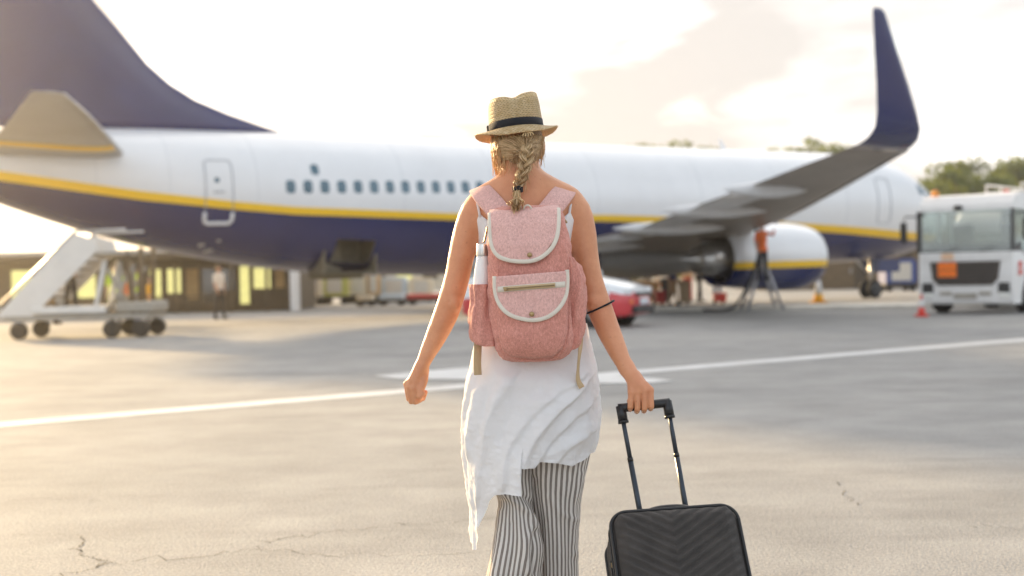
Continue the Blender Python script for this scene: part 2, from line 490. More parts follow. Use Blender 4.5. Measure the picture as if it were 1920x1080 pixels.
# low concrete strip, sunlit band put into its pale colour, and slot drain in front of the aircraft
ks = mobj('lit_band_strip', *ring_loft([[(x, y0, -.05), (x, y0, .07), (x, y0 + .02, .09), (x, y1 + 1.2, .09), (x, y1 + 1.2, -.05)] for x, y0, y1 in ((3.2, 39.55, 40.5), (13.2, 36.2, 37.1), (22, 33.3, 34.2))]), M['lit_band_strip'], smooth=False, kind='structure')
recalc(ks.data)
mobj('drain_channel', [(2.0, 39.3, .004), (13.2, 35.75, .004), (24, 32.2, .004), (24, 32.6, .004), (13.2, 36.15, .004), (2.0, 39.7, .004)], [(0, 1, 4, 5), (1, 2, 3, 4)], M['drain'], smooth=False, kind='structure')

# ------------------------------------------------------------------ aircraft
TH, PX0, PY0, PPI = .5731, 17.0446, 51.845, .0074
M['ac_white'] = mat('aircraft_white', (.78, .79, .80), rough=.28, var=.03, scale=.8, coat=.35, dirt=((.6, .6, .6), .25))
M['ac_navy'] = mat('aircraft_navy', (.003, .013, .10), rough=.26, var=.12, scale=.8, coat=.4)
M['ac_yellow'] = mat('aircraft_yellow', (.90, .56, .015), rough=.35, var=.04, coat=.3)
M['ac_grey'] = mat('aircraft_grey', (.42, .42, .42), rough=.45, var=.08, scale=1.2, dirt=((.2, .19, .18), .5))
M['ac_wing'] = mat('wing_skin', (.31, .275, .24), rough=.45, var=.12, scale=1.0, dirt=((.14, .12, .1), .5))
M['ac_metal'] = mat('bare_metal', (.55, .54, .52), rough=.32, metal=.9, var=.1, scale=2)
M['ac_dark'] = mat('dark_bay', (.03, .029, .027), rough=.7, var=.2)
M['ac_seal'] = mat('door_outline', (.33, .36, .40), rough=.5, var=.1)
M['ac_frame'] = mat('door_frame_pale', (.70, .70, .70), rough=.4, var=.05)
M['ac_glass'] = mat('cabin_window', (.055, .135, .19), rough=.12, var=.15, spec=.7)
M['rubber'] = mat('rubber', (.022, .022, .023), rough=.8, var=.25, bump=.3, bscale=30)
M['olive'] = mat('hold_lining', (.19, .165, .115), rough=.7, var=.15)
M['red'] = mat('red_paint', (.50, .03, .03), rough=.4, var=.1)

air = empty('airplane', (PX0, PY0, 0), 0, label='large white, navy and yellow passenger jet parked on the apron behind the traveller', cat='airplane')
air.rotation_euler = (0, -math.asin(math.sin(PPI)), TH)
air.location = (PX0, PY0, math.sin(PPI) * 15)
# local frame: +x forward from the nose tip at 0, y to the left side, z up; a = metres aft of the nose, b = metres right
def L(a, b, h): return (-a, -b, h)
ST = np.array([  # a, top, bottom, half width
 (0.0, 2.86, 2.74, .06), (.12, 3.12, 2.46, .36), (.4, 3.42, 2.22, .62), (.9, 3.78, 1.96, .92), (1.5, 4.15, 1.75, 1.18), (2.2, 4.62, 1.58, 1.42),
 (3.0, 5.02, 1.46, 1.62), (4.0, 5.25, 1.37, 1.77), (5.2, 5.35, 1.32, 1.86), (6.5, 5.37, 1.30, 1.88), (10, 5.37, 1.29, 1.88), (16, 5.37, 1.28, 1.88),
 (22, 5.37, 1.27, 1.88), (24.5, 5.37, 1.30, 1.88), (26, 5.37, 1.36, 1.88), (27.5, 5.38, 1.48, 1.86), (29, 5.38, 1.68, 1.80), (30.5, 5.38, 1.94, 1.70), (32, 5.37, 2.27, 1.54),
 (33.5, 5.34, 2.68, 1.34), (35, 5.28, 3.20, 1.10), (36.3, 5.17, 3.68, .84), (37.3, 5.02, 4.08, .58), (38.0, 4.86, 4.40, .28)])
def st(a): return [np.interp(a, ST[:, 0], ST[:, i]) for i in (1, 2, 3)]
STR = np.array([(0, 2.2, 1.95), (4.3, 2.42, 2.14), (6.75, 2.58, 2.32), (12, 2.86, 2.63), (17.6, 3.0, 2.79), (23.4, 3.05, 2.85), (28.2, 3.22, 3.01), (30, 3.37, 3.16), (32.4, 3.64, 3.41), (35.8, 4.15, 3.92), (38, 4.62, 4.5)])
def stripe(a): return np.interp(a, STR[:, 0], STR[:, 1]), np.interp(a, STR[:, 0], STR[:, 2])
def side_b(a, h):
    """half width of the fuselage at height h"""
    t, b, w = st(a); c = (t + b) / 2 + .12 * (t - b) / 4; 
    q = (h - c) / ((t - c) if h > c else (c - b)); q = min(1, abs(q))
    return w * math.sqrt(max(0, 1 - q ** 2))
def ring(a):
    t, b, w = st(a); s1, s2 = stripe(a); c = (t + b) / 2 + .12 * (t - b) / 4
    def ang(h):
        q = np.clip((h - c) / ((t - c) if h > c else (c - b)), -.999, .999); return math.asin(q)
    g1, g2 = ang(s1), ang(s2)
    if s1 <= b + .02: g1, g2 = -1.2, -1.3
    A = np.concatenate([np.linspace(-math.pi / 2, g2, 13)[:-1], np.linspace(g2, g1, 3)[:-1], np.linspace(g1, math.pi / 2, 15)])
    right = [(-a, -w * math.cos(g), c + math.sin(g) * ((t - c) if g > 0 else (c - b))) for g in A]
    left = [(-a, w * math.cos(g), c + math.sin(g) * ((t - c) if g > 0 else (c - b))) for g in A[::-1][1:-1]]
    return right + left
A_ST = np.unique(np.concatenate([[0, .05, .12, .25, .4, .65, .9, 1.2], np.arange(1.5, 25.6, .5), [25.78, 26.05, 26.3, 26.6, 26.95, 27.3], np.arange(27.8, 37.4, .45), [37.6, 38.0]]))
def smooth_st():
    """soften the kinks between the control stations"""
    global ST
    a = np.linspace(0, 38, 381)
    cols = [np.interp(a, ST[:, 0], ST[:, i]) for i in (1, 2, 3)]
    for c in range(3):
        y = cols[c]
        for _ in range(60):
            z = y.copy(); z[14:-1] = .25 * y[13:-2] + .5 * y[14:-1] + .25 * y[15:]; y = z
        cols[c] = y
    ST = np.stack([a] + cols, 1)
smooth_st()
rings = [ring(a) for a in A_ST]
fv, ff = ring_loft(rings)
NR = len(rings[0])
mid = []; keep = []
seg = [1] * 12 + [2] * 2 + [0] * 14
seg = seg + seg[::-1]
hold = []
for q in ff:
    if len(q) > 4: mid.append(0); keep.append(q); continue
    k, i = divmod(min(q), NR)
    a0 = A_ST[k]
    col = q[0] % NR
    m_ = seg[col] if col < len(seg) else 0
    # open hold door on the right side
    if 25.7 < a0 < 26.9 and 5 <= col <= 8: hold.append(q); continue
    mid.append(m_); keep.append(q)
fus = mobj('fuselage', fv, keep, [M['ac_white'], M['ac_navy'], M['ac_yellow']], air, True, mid)
recalc(fus.data)
# hold: open box behind the doorway with the door swung in
def fsurf(a, h, off=.012): return Vector(L(a, side_b(a, h) + off, h))
hb = MB()
zt, zb = 2.62, 1.5
hb.box((-26.45, -.35, 2.0), (1.7, .04, 1.5)); hb.box((-26.45, -.9, 2.72), (1.7, 1.1, .04)); hb.box((-26.45, -.8, 1.42), (1.7, .9, .04))
hb.box((-25.66, -.8, 2.05), (.04, 1.0, 1.35)); hb.box((-27.24, -.8, 2.05), (.04, 1.0, 1.35))
hb.build('cargo_hold', M['olive'], fus)
hd = MB(); hd.box((-26.75, -.78, 1.95), (.62, .05, .95), rot=Matrix.Rotation(.35, 3, 'Z')); hd.build('cargo_door', M['olive'], fus)

def surf_loop(pts, r, name, m, parent, closed=True, off=.01, flat=None):
    P = [fsurf(a, h, off) for a, h in pts]
    if closed: P = P + [P[0], P[1]]
    mb = MB(); mb.tube(P, r, 6); return mb.build(name, m, parent, smooth=True)
def rr_loop(a0, a1, h0, h1, rad=.1, n=5, per=8):
    """rounded rectangle in (a, h)"""
    P = []
    for (ca, ch, g0) in ((a1 - rad, h1 - rad, 0), (a0 + rad, h1 - rad, 90), (a0 + rad, h0 + rad, 180), (a1 - rad, h0 + rad, 270)):
        for i in range(n): g = R(g0 + 90 * i / (n - 1)); P.append((ca + rad * math.cos(g), ch + rad * math.sin(g)))
        pass
    Q = []
    for i in range(len(P)):
        p, q = P[i], P[(i + 1) % len(P)]; d = math.hypot(p[0] - q[0], p[1] - q[1]); k = max(1, int(d / .15))
        for j in range(k): Q.append((p[0] + (q[0] - p[0]) * j / k, p[1] + (q[1] - p[1]) * j / k))
    return Q
dl = rr_loop(29.98, 30.7, 2.80, 4.45, .12)
dr = surf_loop(dl, .013, 'door_seam', M['ac_seal'], fus)
low = [(a, h) for a, h in dl if h < 3.2]
low.sort(key=lambda p: (p[0] > 30.34, p[1] * (1 if p[0] > 30.34 else -1)))
lp = [p for p in low if p[1] > 2.86 and p[0] < 30.3]; lp.sort(key=lambda p: -p[1])
bp_ = [p for p in low if p[1] <= 2.86]; bp_.sort(key=lambda p: p[0])
rp = [p for p in low if p[1] > 2.86 and p[0] > 30.3]; rp.sort(key=lambda p: p[1])
mb = MB(); mb.tube([fsurf(a, h, .008) for a, h in lp + bp_ + rp], .052, 8); mb.build('door_frame', M['ac_frame'], fus, smooth=True)
mb = MB(); mb.tube([fsurf(30.2, 3.62, .01), fsurf(30.5, 3.60, .01)], .018, 6); mb.build('door_handle', M['ac_seal'], fus, smooth=True)
def pane(a, h, w, hh, name='window', m=None, off=.006, n=12):
    P = []
    for i in range(n):
        g = 2 * math.pi * (i + .5) / n; e = .55
        ca, sa = math.cos(g), math.sin(g)
        P.append((a + w / 2 * math.copysign(abs(ca) ** e, ca), h + hh / 2 * math.copysign(abs(sa) ** e, sa)))
    outer = [fsurf(p, q, off) for p, q in P]; c = fsurf(a, h, off + .004)
    inner = [fsurf(p, q, -.02) for p, q in P]
    v = outer + inner + [c]; f = [[i, (i + 1) % n, 2 * n] for i in range(n)] + [[i, i + n, (i + 1) % n + n, (i + 1) % n] for i in range(n)]
    o = mobj(name, v, f, m or M['ac_glass'], fus, False); recalc(o.data); return o
for k in range(14): pane(28.40 - k * .493, 3.76 + k * .004, .27, .36)
pane(27.65, 4.24, .24, .30)
pane(30.4, 3.92, .13, .13, 'door_window')
for (a_, h_, s_) in ((30.6, 2.25, .10), (30.35, 2.1, .12), (30.2, 2.35, .07)):
    pane(a_, h_, s_ * 1.6, s_ * .8, 'drain_port', M['ac_grey'], .012)
M['seam'] = mat('panel_seam', (.52, .54, .57), rough=.5)
for a_ in (7.2, 10.5, 14.0, 18.2, 22.0, 25.0, 29.3, 31.6, 33.4):
    t_, b_, w_ = st(a_); s1_, _ = stripe(a_); hs_ = np.linspace(s1_ + .03, t_ - .02, 16)
    mb = MB(); mb.tube([fsurf(a_, h_, -.001) for h_ in hs_], .006, 5); mb.build('panel_seam', M['seam'], fus)
# cockpit glazing
for (a_, h_, w_, hh_) in ((1.55, 3.72, .5, .42), (2.15, 3.86, .5, .46), (2.75, 3.98, .44, .42)): pane(a_, h_, w_, hh_, 'cockpit_window', M['ac_glass'])
for (a_, h_) in ((5.2, 3.2),): surf_loop(rr_loop(4.9, 5.6, 2.7, 4.35, .12), .012, 'door_seam', M['ac_seal'], fus)
mb = MB(); mb.tube([L(11.3, 0, 5.36), L(11.5, 0, 5.75)], [.14, .03], 6, flat=.2); mb.build('antenna', M['ac_white'], fus)

def foil(chord_le, chord_te, y, z, thick, n=14, flatb=.6, twist=0.0, cam_=.015):
    """airfoil ring in x-z at spanwise y (local frame), le/te are metres aft"""
    c = chord_te - chord_le; t = np.linspace(0, 1, n); x = (1 - np.cos(np.pi * t)) / 2
    yt = 5 * thick * (.2969 * np.sqrt(x) - .126 * x - .3516 * x ** 2 + .2843 * x ** 3 - .1036 * x ** 4)
    up = [(-(chord_le + c * xx), y, z + c * (yy + cam_ * math.sin(math.pi * xx))) for xx, yy in zip(x, yt)]
    dn = [(-(chord_le + c * xx), y, z + c * (-yy * flatb + cam_ * math.sin(math.pi * xx))) for xx, yy in zip(x[1:-1][::-1], yt[1:-1][::-1])]
    return up + dn
# fin with its long dorsal fillet
FIN = [(5.30, 27.5, 37.1, .05), (5.55, 28.35, 37.15, .06), (5.85, 29.35, 37.2, .07), (6.2, 30.3, 37.3, .085), (6.6, 31.0, 37.4, .095), (7.1, 31.6, 37.55, .1), (8.0, 32.35, 37.8, .1), (9.5, 33.7, 38.2, .1), (11.2, 35.25, 38.7, .1), (12.4, 36.35, 39.1, .1), (12.55, 36.75, 39.1, .06)]
fr_ = []
for h, le, te, th_ in FIN:
    g = foil(le, te, 0, 0, th_ * (.62 if h < 7 else .9), 16, 1.0, cam_=0)
    fr_.append([(x, z, h) for (x, y, z) in g])
v, f = ring_loft(fr_); o = mobj('vertical_fin', v, f, M['ac_navy'], air); recalc(o.data)
mb = MB()
for k in range(2): mb.tube([(-35.6 - k * .0, .0, 0), (-35.6, 0, 0)], .01, 4)
# tailplanes
M['ac_tailgrey'] = mat('tailplane_grey', (.44, .42, .39), rough=.4, var=.06, scale=1.5, dirt=((.28, .26, .23), .4))
for s in (-1, 1):
    stb = empty('tailplane', parent=air)
    rows = [(1.0, 32.55, 36.0, 4.52), (3.0, 33.60, 36.03, 4.80), (5.0, 34.62, 36.08, 5.06), (6.6, 35.46, 36.12, 5.27), (6.7, 35.54, 36.11, 5.28)]
    secs = [foil(le, te, s * b, h, .095 if b < 6.7 else .05, 14, .9) for b, le, te, h in rows]
    v, f = ring_loft(secs); o = mobj('tailplane_panel', v, f, M['ac_tailgrey'], stb); recalc(o.data)
    rows = [(1.9, 33.02, 36.02, 4.645), (2.35, 33.26, 36.03, 4.71)]
    secs = [foil(le - .01, te + .01, s * b, h, .102, 14, .93) for b, le, te, h in rows]
    v, f = ring_loft(secs); o = mobj('stripe_reflection', v, f, M['ac_yellow'], stb); recalc(o.data)  # reflection of the fuselage stripe, painted on as a yellow band
    mb = MB(); mb.tube([(-35.45, s * 6.62, 5.27), (-34.5, s * 4.9, 5.05), (-33.5, s * 2.9, 4.79), (-32.8, s * 1.5, 4.59)], [.035, .045, .055, .06], 6); mb.build('leading_edge', M['ac_metal'], stb, smooth=True)
# wings
WING = [(0.0, 11.2, 20.6, 1.72, .15), (1.9, 12.75, 20.45, 1.95, .15), (3.6, 14.0, 20.25, 2.14, .14), (5.4, 15.15, 20.05, 2.33, .13), (7.2, 15.95, 20.35, 2.55, .12), (9.5, 17.15, 20.95, 2.83, .115), (12, 18.5, 21.5, 3.14, .11), (14.5, 19.9, 22.1, 3.46, .105), (16.0, 20.75, 22.45, 3.65, .10)]
for s in (-1, 1):
    wg = empty('wing', parent=air)
    v, f = ring_loft([foil(le, te, s * b, h, t * .85, 18, .6) for b, le, te, h, t in WING])
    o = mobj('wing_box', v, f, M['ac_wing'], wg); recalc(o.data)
    # blended winglet: sections turned from flat to upright
    WL = [(16.0, 3.65, 20.75, 22.45, 0), (16.3, 3.70, 20.92, 22.5, 12), (16.58, 3.80, 21.08, 22.55, 32), (16.78, 3.98, 21.25, 22.58, 55), (16.90, 4.25, 21.48, 22.65, 74), (17.02, 4.8, 21.86, 22.78, 80), (17.14, 5.4, 22.3, 22.95, 80), (17.27, 6.1, 22.78, 23.12, 80), (17.28, 6.17, 22.9, 23.1, 80)]
    secs = []
    for b, h, le, te, ang in WL:
        c = te - le; g = foil(le, te, 0, 0, .09 if b < 17.2 else .06, 14, .8, cam_=.0)
        ca, sa = math.cos(R(ang)), math.sin(R(ang))
        secs.append([(x, s * (b - z * sa), h + z * ca) for (x, y, z) in g])
    v, f = ring_loft(secs); o = mobj('winglet', v, f, M['ac_navy'], wg); recalc(o.data)
    # flap track fairings
    for (b, a0, a1, h) in ((3.3, 17.6, 21.3, 1.94), (7.0, 17.7, 21.6, 2.33), (9.6, 18.6, 22.1, 2.66), (12.2, 19.8, 22.4, 3.0)):
        pr = [(.015, -a0), (.10, -a0 - (a1 - a0) * .12), (.19, -a0 - (a1 - a0) * .35), (.20, -a0 - (a1 - a0) * .55), (.13, -a0 - (a1 - a0) * .82), (.015, -a1)]
        v, f = lathe_vf(pr, 'X', 12); v = [(x, y * .62 + s * b, z * .95 + h + .06) for x, y, z in v]
        o = mobj('flap_fairing', v, f, M['ac_frame'], wg); recalc(o.data)
    # slightly drooped inboard and outboard flaps
    for (b0, b1) in ((2.2, 5.2), (5.7, 11.5)):
        def wl(b, i): return np.interp(b, [w[0] for w in WING], [w[i] for w in WING])
        secs = [foil(wl(b, 2) - .9, wl(b, 2) + .35, s * b, wl(b, 3) - .13, .09, 10, .8, cam_=.04) for b in (b0, (b0 + b1) / 2, b1)]
        v, f = ring_loft(secs); o = mobj('flap', v, f, M['ac_frame'], wg); recalc(o.data)
    # slat edge in bare metal
    mb = MB(); mb.tube([(-w[1] - .02, s * w[0], w[3]) for w in WING[4:]], [.09, .08, .07, .06, .05], 8); mb.build('slat_edge', M['ac_metal'], wg, smooth=True)
    # engine
    en = empty('engine', parent=air)
    cb, ch = 4.83, 1.53
    prof = [(.86, 11.62), (.80, 11.50), (.84, 11.38), (.93, 11.42), (1.0, 11.75), (1.055, 12.3), (1.07, 12.9), (1.05, 13.6), (.98, 14.4), (.90, 15.15), (.84, 15.7), (.80, 15.7), (.80, 15.2), (.78, 14.6)]
    prof = [(r_, 16.1 - (15.7 - a_) * .87) for r_, a_ in prof]; AIN = 16.1 - (15.7 - 11.38) * .87
    n = 36; secs = []
    for r_, a_ in prof:
        rg = []
        g2, g1 = math.asin(max(-.95, (1.21 - ch) / r_)), math.asin(max(-.9, (1.42 - ch) / r_))
        half = np.concatenate([np.linspace(-math.pi / 2, g2, 8)[:-1], np.linspace(g2, g1, 3)[:-1], np.linspace(g1, math.pi / 2, 12)])
        for g in np.concatenate([half, math.pi - half[::-1][1:-1]]):
            z = math.sin(g) * r_; z = max(z, -.94 * r_) if z < 0 else z * 1.0
            rg.append((-a_, s * cb + math.cos(g) * r_ * 1.02, ch + z))
        secs.append(rg)
    v, f = ring_loft(secs, cap=False)
    mi = []; n = len(secs[0])
    for q in f:
        zc = sum(v[i][2] for i in q) / 4
        mi.append(0 if zc > 1.42 else (2 if zc > 1.21 else 1))
    # horizontal livery split on a denser ring near the band
    o = mobj('nacelle', v, f, [M['ac_white'], M['ac_navy'], M['ac_yellow']], en, True, mi); recalc(o.data)
    mb = MB(); mb.lathe([(.79, -AIN - .15), (.78, -AIN - .5), (.78, -AIN - .9)], 'X', 28, (0, s * cb, ch)); mb.lathe([(0, -AIN - .8), (.76, -AIN - .85)], 'X', 28, (0, s * cb, ch)); mb.build('fan', M['ac_dark'], en, smooth=True)
    v, f = lathe_vf([(.82, -AIN - .2), (.80, -AIN - .1), (.845, -AIN + .005), (.935, -AIN - .03)], 'X', 32); o = mobj('intake_lip', [(x, y + s * cb, z + ch) for x, y, z in v], f[:-2], M['ac_metal'], en); recalc(o.data)
    v, f = lathe_vf([(.79, -15.4), (.58, -15.6), (.58, -15.7), (.50, -16.4), (.42, -16.9), (.40, -16.9), (.40, -16.4)], 'X', 28); o = mobj('core_cowl', [(x, y + s * cb, z + ch) for x, y, z in v], f, M['ac_metal'], en); recalc(o.data)
    v, f = lathe_vf([(.30, -16.4), (.27, -16.9), (.02, -17.5)], 'X', 20); o = mobj('exhaust_cone', [(x, y + s * cb, z + ch) for x, y, z in v], f, M['ac_metal'], en); recalc(o.data)
    v, f = ring_loft([foil(le, te, s * cb, h, .07, 12, 1.0, cam_=0) for le, te, h in ((12.4, 16.5, 0), (13.4, 18.2, 0))]);
    pv = [((x, s * cb + (z), hh)) for (x, y, z), hh in zip(v, [ch + .95] * (len(v) // 2) + [2.45] * (len(v) // 2))]
    o = mobj('pylon', pv, f, M['ac_white'], en); recalc(o.data)
    # main gear
    mg = empty('main_gear', parent=air)
    mb = MB(); mb.tube([(-19.5, s * 2.9, 2.1), (-19.6, s * 2.85, .55)], .11, 10); mb.tube([(-19.6, s * 2.3, .58), (-19.6, s * 3.3, .58)], .07, 8); mb.tube([(-19.5, s * 1.3, 1.6), (-19.6, s * 2.8, 1.0)], .05, 8); mb.build('strut', M['ac_metal'], mg, smooth=True)
    for dy in (-.44, .44):
        pr = [(.28, -.16), (.50, -.17), (.555, -.10), (.565, 0), (.555, .10), (.50, .17), (.28, .16)]
        v, f = lathe_vf(pr, 'Y', 28); wh = mobj('wheel', [(x - 19.6, y + s * 2.85 + dy, z + .60) for x, y, z in v], f, M['rubber'], mg); recalc(wh.data)
        v, f = lathe_vf([(.0, -.1), (.2, -.12), (.28, -.165), (.28, .165), (.2, .12), (0, .1)], 'Y', 20); o = mobj('rim', [(x - 19.6, y + s * 2.85 + dy, z + .60) for x, y, z in v], f, M['ac_grey'], wh); recalc(o.data)
    mb = MB(); mb.box((-19.3, s * 2.55, 1.35), (1.1, .05, 1.0)); mb.build('gear_door', M['ac_navy'], mg)
# belly fairing and open wheel bay
v, f = ring_loft([[(-a_, w_ * math.cos(g), 1.62 + d_ * math.sin(g)) for g in np.linspace(0, 2 * math.pi, 25)[:-1]] for a_, w_, d_ in ((11.5, .3, .1), (12.8, 1.5, .48), (14.5, 1.98, .62), (18, 2.05, .66), (20.5, 1.95, .6), (22.2, 1.4, .42), (23.4, .3, .1))])
o = mobj('belly_fairing', v, f, M['ac_grey'], fus); recalc(o.data)
# nose gear
ng = empty('nose_gear', parent=air)
mb = MB(); mb.tube([(-4.0, 0, 1.5), (-4.05, 0, .32)], .075, 10); mb.tube([(-4.05, -.24, .32), (-4.05, .24, .32)], .045, 8); mb.tube([(-4.9, 0, 1.45), (-4.05, 0, .8)], .04, 8); mb.build('strut', M['ac_metal'], ng, smooth=True)
for dy in (-.22, .22):
    v, f = lathe_vf([(.17, -.09), (.30, -.1), (.345, -.05), (.345, .05), (.30, .1), (.17, .09)], 'Y', 24); wh = mobj('wheel', [(x - 4.05, y + dy, z + .265) for x, y, z in v], f, M['rubber'], ng); recalc(wh.data)
    v, f = lathe_vf([(0, -.06), (.17, -.095), (.17, .095), (0, .06)], 'Y', 16); o = mobj('rim', [(x - 4.05, y + dy, z + .265) for x, y, z in v], f, M['ac_grey'], wh); recalc(o.data)
for dy in (-.35, .35):
    mb = MB(); mb.box((-3.4, dy, 1.15), (1.2, .03, .5)); mb.build('gear_door', M['ac_navy'], ng)
# ------------------------------------------------------------------ background people
M['skin2'] = mat('skin_tone', (.45, .26, .17), rough=.55, var=.08)
M['vest_o'] = mat('hi_vis_orange', (.85, .17, .03), rough=.7, var=.1)
M['vest_y'] = mat('hi_vis_yellow', (.62, .80, .06), rough=.7, var=.1)
M['cl_white'] = mat('white_cotton', (.75, .74, .72), rough=.85, var=.06)
M['cl_dark'] = mat('dark_cloth', (.03, .032, .04), rough=.85, var=.2)
M['cl_blue'] = mat('blue_cloth', (.05, .08, .22), rough=.85, var=.15)
M['cl_tan'] = mat('tan_cloth', (.42, .30, .18), rough=.85, var=.15)
M['cl_red'] = mat('red_cloth', (.50, .05, .06), rough=.85, var=.15)
M['cl_amber'] = mat('amber_cloth', (.85, .42, .03), rough=.8, var=.1)
M['hair_d'] = mat('dark_hair', (.02, .015, .012), rough=.6, var=.3)
def bystander(loc, rz, top, legs, label, height=1.72, stride=.10, arm=.15, reach=None, group=None, hem=.93):
    k = height / 1.72
    S = SDF((-.5, -.55, -.03), (.5, .45, 1.80), .022)
    S.ell((0, 0, 1.60), (.078, .095, .115), .02); S.cone((0, 0, 1.5), (0, 0, 1.40), .05, .06, .03); S.ell((0, -.095, 1.585), (.015, .02, .022), .02)
    S.ell((0, 0, 1.22), (.165, .11, .22), .04); S.ell((0, 0, .98), (.15, .11, .14), .05)
    S.cone((-.13, 0, 1.38), (.13, 0, 1.38), .062, .062, .04)
    for s in (-1, 1):
        y = s * stride
        S.chain([(s * .085, 0, .90), (s * .09, -y * .5 - .01, .48), (s * .095, -y, .09)], [.088, .062, .045], .03)
        S.cone((s * .095, -y + .03, .035), (s * .10, -y - .13, .035), .042, .036, .03)
        if reach and s > 0:
            S.chain([(s * .18, 0, 1.37), (s * .24, -.22, 1.32), (s * .12, -.42, 1.45)], [.05, .04, .03], .03)
        else:
            S.chain([(s * .19, 0, 1.36), (s * .235, y * .4, 1.1), (s * .24, y * arm * 6 - .08, .86)], [.052, .042, .033], .03)
            S.ell((s * .24, y * arm * 6 - .1, .80), (.028, .04, .06), .02)
    v, f = S.mesh()
    zc = v[f].mean(1)
    mi = np.where(zc[:, 2] > 1.46, 0, np.where(zc[:, 2] > hem, 1, 2))
    mi = np.where((np.abs(zc[:, 0]) > .18) & (zc[:, 2] < 1.12) & (zc[:, 2] > .7), 0, mi)
    mi = np.where((zc[:, 2] > 1.62) | ((zc[:, 2] > 1.52) & (zc[:, 1] > .03)), 3, mi)
    mi = np.where(zc[:, 2] < .09, 4, mi)
    root = empty('person', loc, rz, label=label, cat='person', group=group)
    o = mobj('body', v * k, f, [M['skin2'], top, legs, M['hair_d'], M['cl_dark']], root, True, mi)
    return root
def gp(px, py): p = on_ground(px, py); return (p.x, p.y, 0)

# ------------------------------------------------------------------ terminal shed under the tail
M['dark_clad'] = mat('dark_cladding', (.085, .06, .035), rough=.6, var=.2, scale=1)
M['roof_pale'] = mat('pale_roof', (.55, .52, .46), rough=.7, var=.1)
M['lit_win'] = mat('lit_window', (.35, .35, .08), rough=.3, var=.25, scale=2, emit=(.72, .66, .26), estr=.26)
M['tan_win'] = mat('tan_blind', (.42, .28, .12), rough=.6, var=.2, scale=2)
M['dk_glass'] = glass('dark_glazing', (.03, .028, .02))
M['post'] = mat('painted_post', (.68, .70, .72), rough=.5, var=.08)
ts = empty('terminal_building', (-15, 50, 0), label='low dark terminal shed with yellow lit windows beneath the jet tail', cat='building')
def shed(px, py, y=50.0): p = at(px, py, y); return p.x + 15, p.z
mb = MB(); mb.box((-1.5, 2.6, 1.02), (16.4, 5, 2.04)); mb.build('wall', M['dark_clad'], ts)
mb = MB(); mb.box((-1.6, 2.0, 2.16), (17.6, 7.2, .2), bev=.04); mb.build('roof', M['dark_clad'], ts)
mb = MB(); mb.box((-1.6, -1.56, 2.33), (9.6, .1, .14)); mb.box((-1.6, 2.2, 2.3), (9.0, 4.2, .1)); mb.build('roof_trim', M['roof_pale'], ts)
for (x0, x1, y0, y1, m_) in ((280, 303, 503, 560, 'lit_win'), (312, 340, 502, 550, 'lit_win'), (347, 373, 502, 562, 'tan_win'), (378, 402, 502, 565, 'dk_glass'), (408, 440, 502, 545, 'dk_glass'), (449, 468, 497, 570, 'lit_win'), (474, 508, 500, 541, 'lit_win'), (514, 534, 505, 540, 'tan_win'), (20, 60, 505, 560, 'lit_win'), (80, 120, 505, 560, 'tan_win'), (200, 225, 505, 565, 'lit_win'), (235, 268, 505, 565, 'dk_glass'), (140, 180, 505, 560, 'lit_win')):
    xa, za = shed(x0, y1); xb, zb = shed(x1, y0); za = max(za, .12); zb = min(zb, 1.98)
    mb = MB(); mb.box(((xa + xb) / 2, .07, (za + zb) / 2), (xb - xa, .06, zb - za)); w = mb.build('window', M[m_], ts)
    fr = MB()
    for q in (xa, xb): fr.box((q, .05, (za + zb) / 2), (.06, .1, zb - za))
    fr.box(((xa + xb) / 2, .05, zb), (xb - xa, .1, .07)); fr.build('frame', M['dark_clad'], w)
for px in (288, 345, 447, 512, 552):
    x_, _ = shed(px, 540); mb = MB(); mb.tube([(x_, -1.3, 0), (x_, -1.3, 2.08)], .06, 8); mb.build('post', M['dark_clad'], ts)
x_, _ = shed(564, 540); mb = MB(); mb.box((x_ + .05, -1.6, 1.05), (.34, .34, 2.1), bev=.03); mb.build('pier', M['post'], ts)
mb = MB(); mb.box((1.2, -1.1, .38), (6.4, .08, .07)); mb.box((1.2, -1.1, .62), (6.4, .06, .05))
for k in range(9): mb.box((-2 + k * .8, -1.1, .33), (.06, .06, .66))
mb.build('railing', M['dark_clad'], ts)

# far pale terminal seen under the belly
M['cream'] = mat('cream_render', (.62, .54, .42), rough=.85, var=.1, scale=.3)
ft = empty('far_terminal', (-16, 120, 0), label='long pale cream terminal far behind the baggage containers', cat='building')
mb = MB(); mb.box((0, 5, 2.2), (34, 10, 4.4)); mb.build('wall', M['cream'], ft)
mb = MB(); mb.box((0, 5, 4.5), (35, 11, .3)); mb.build('roof', M['roof_pale'], ft)
for k in range(14):
    mb = MB(); mb.box((-15.5 + k * 2.4, -.03, 1.7), (1.4, .1, 1.5)); w = mb.build('window', M['dk_glass'] if k % 3 else M['lit_win'], ft)
    fr = MB(); fr.box((-15.5 + k * 2.4, -.08, .92), (1.6, .16, .08)); fr.build('sill', M['roof_pale'], w)

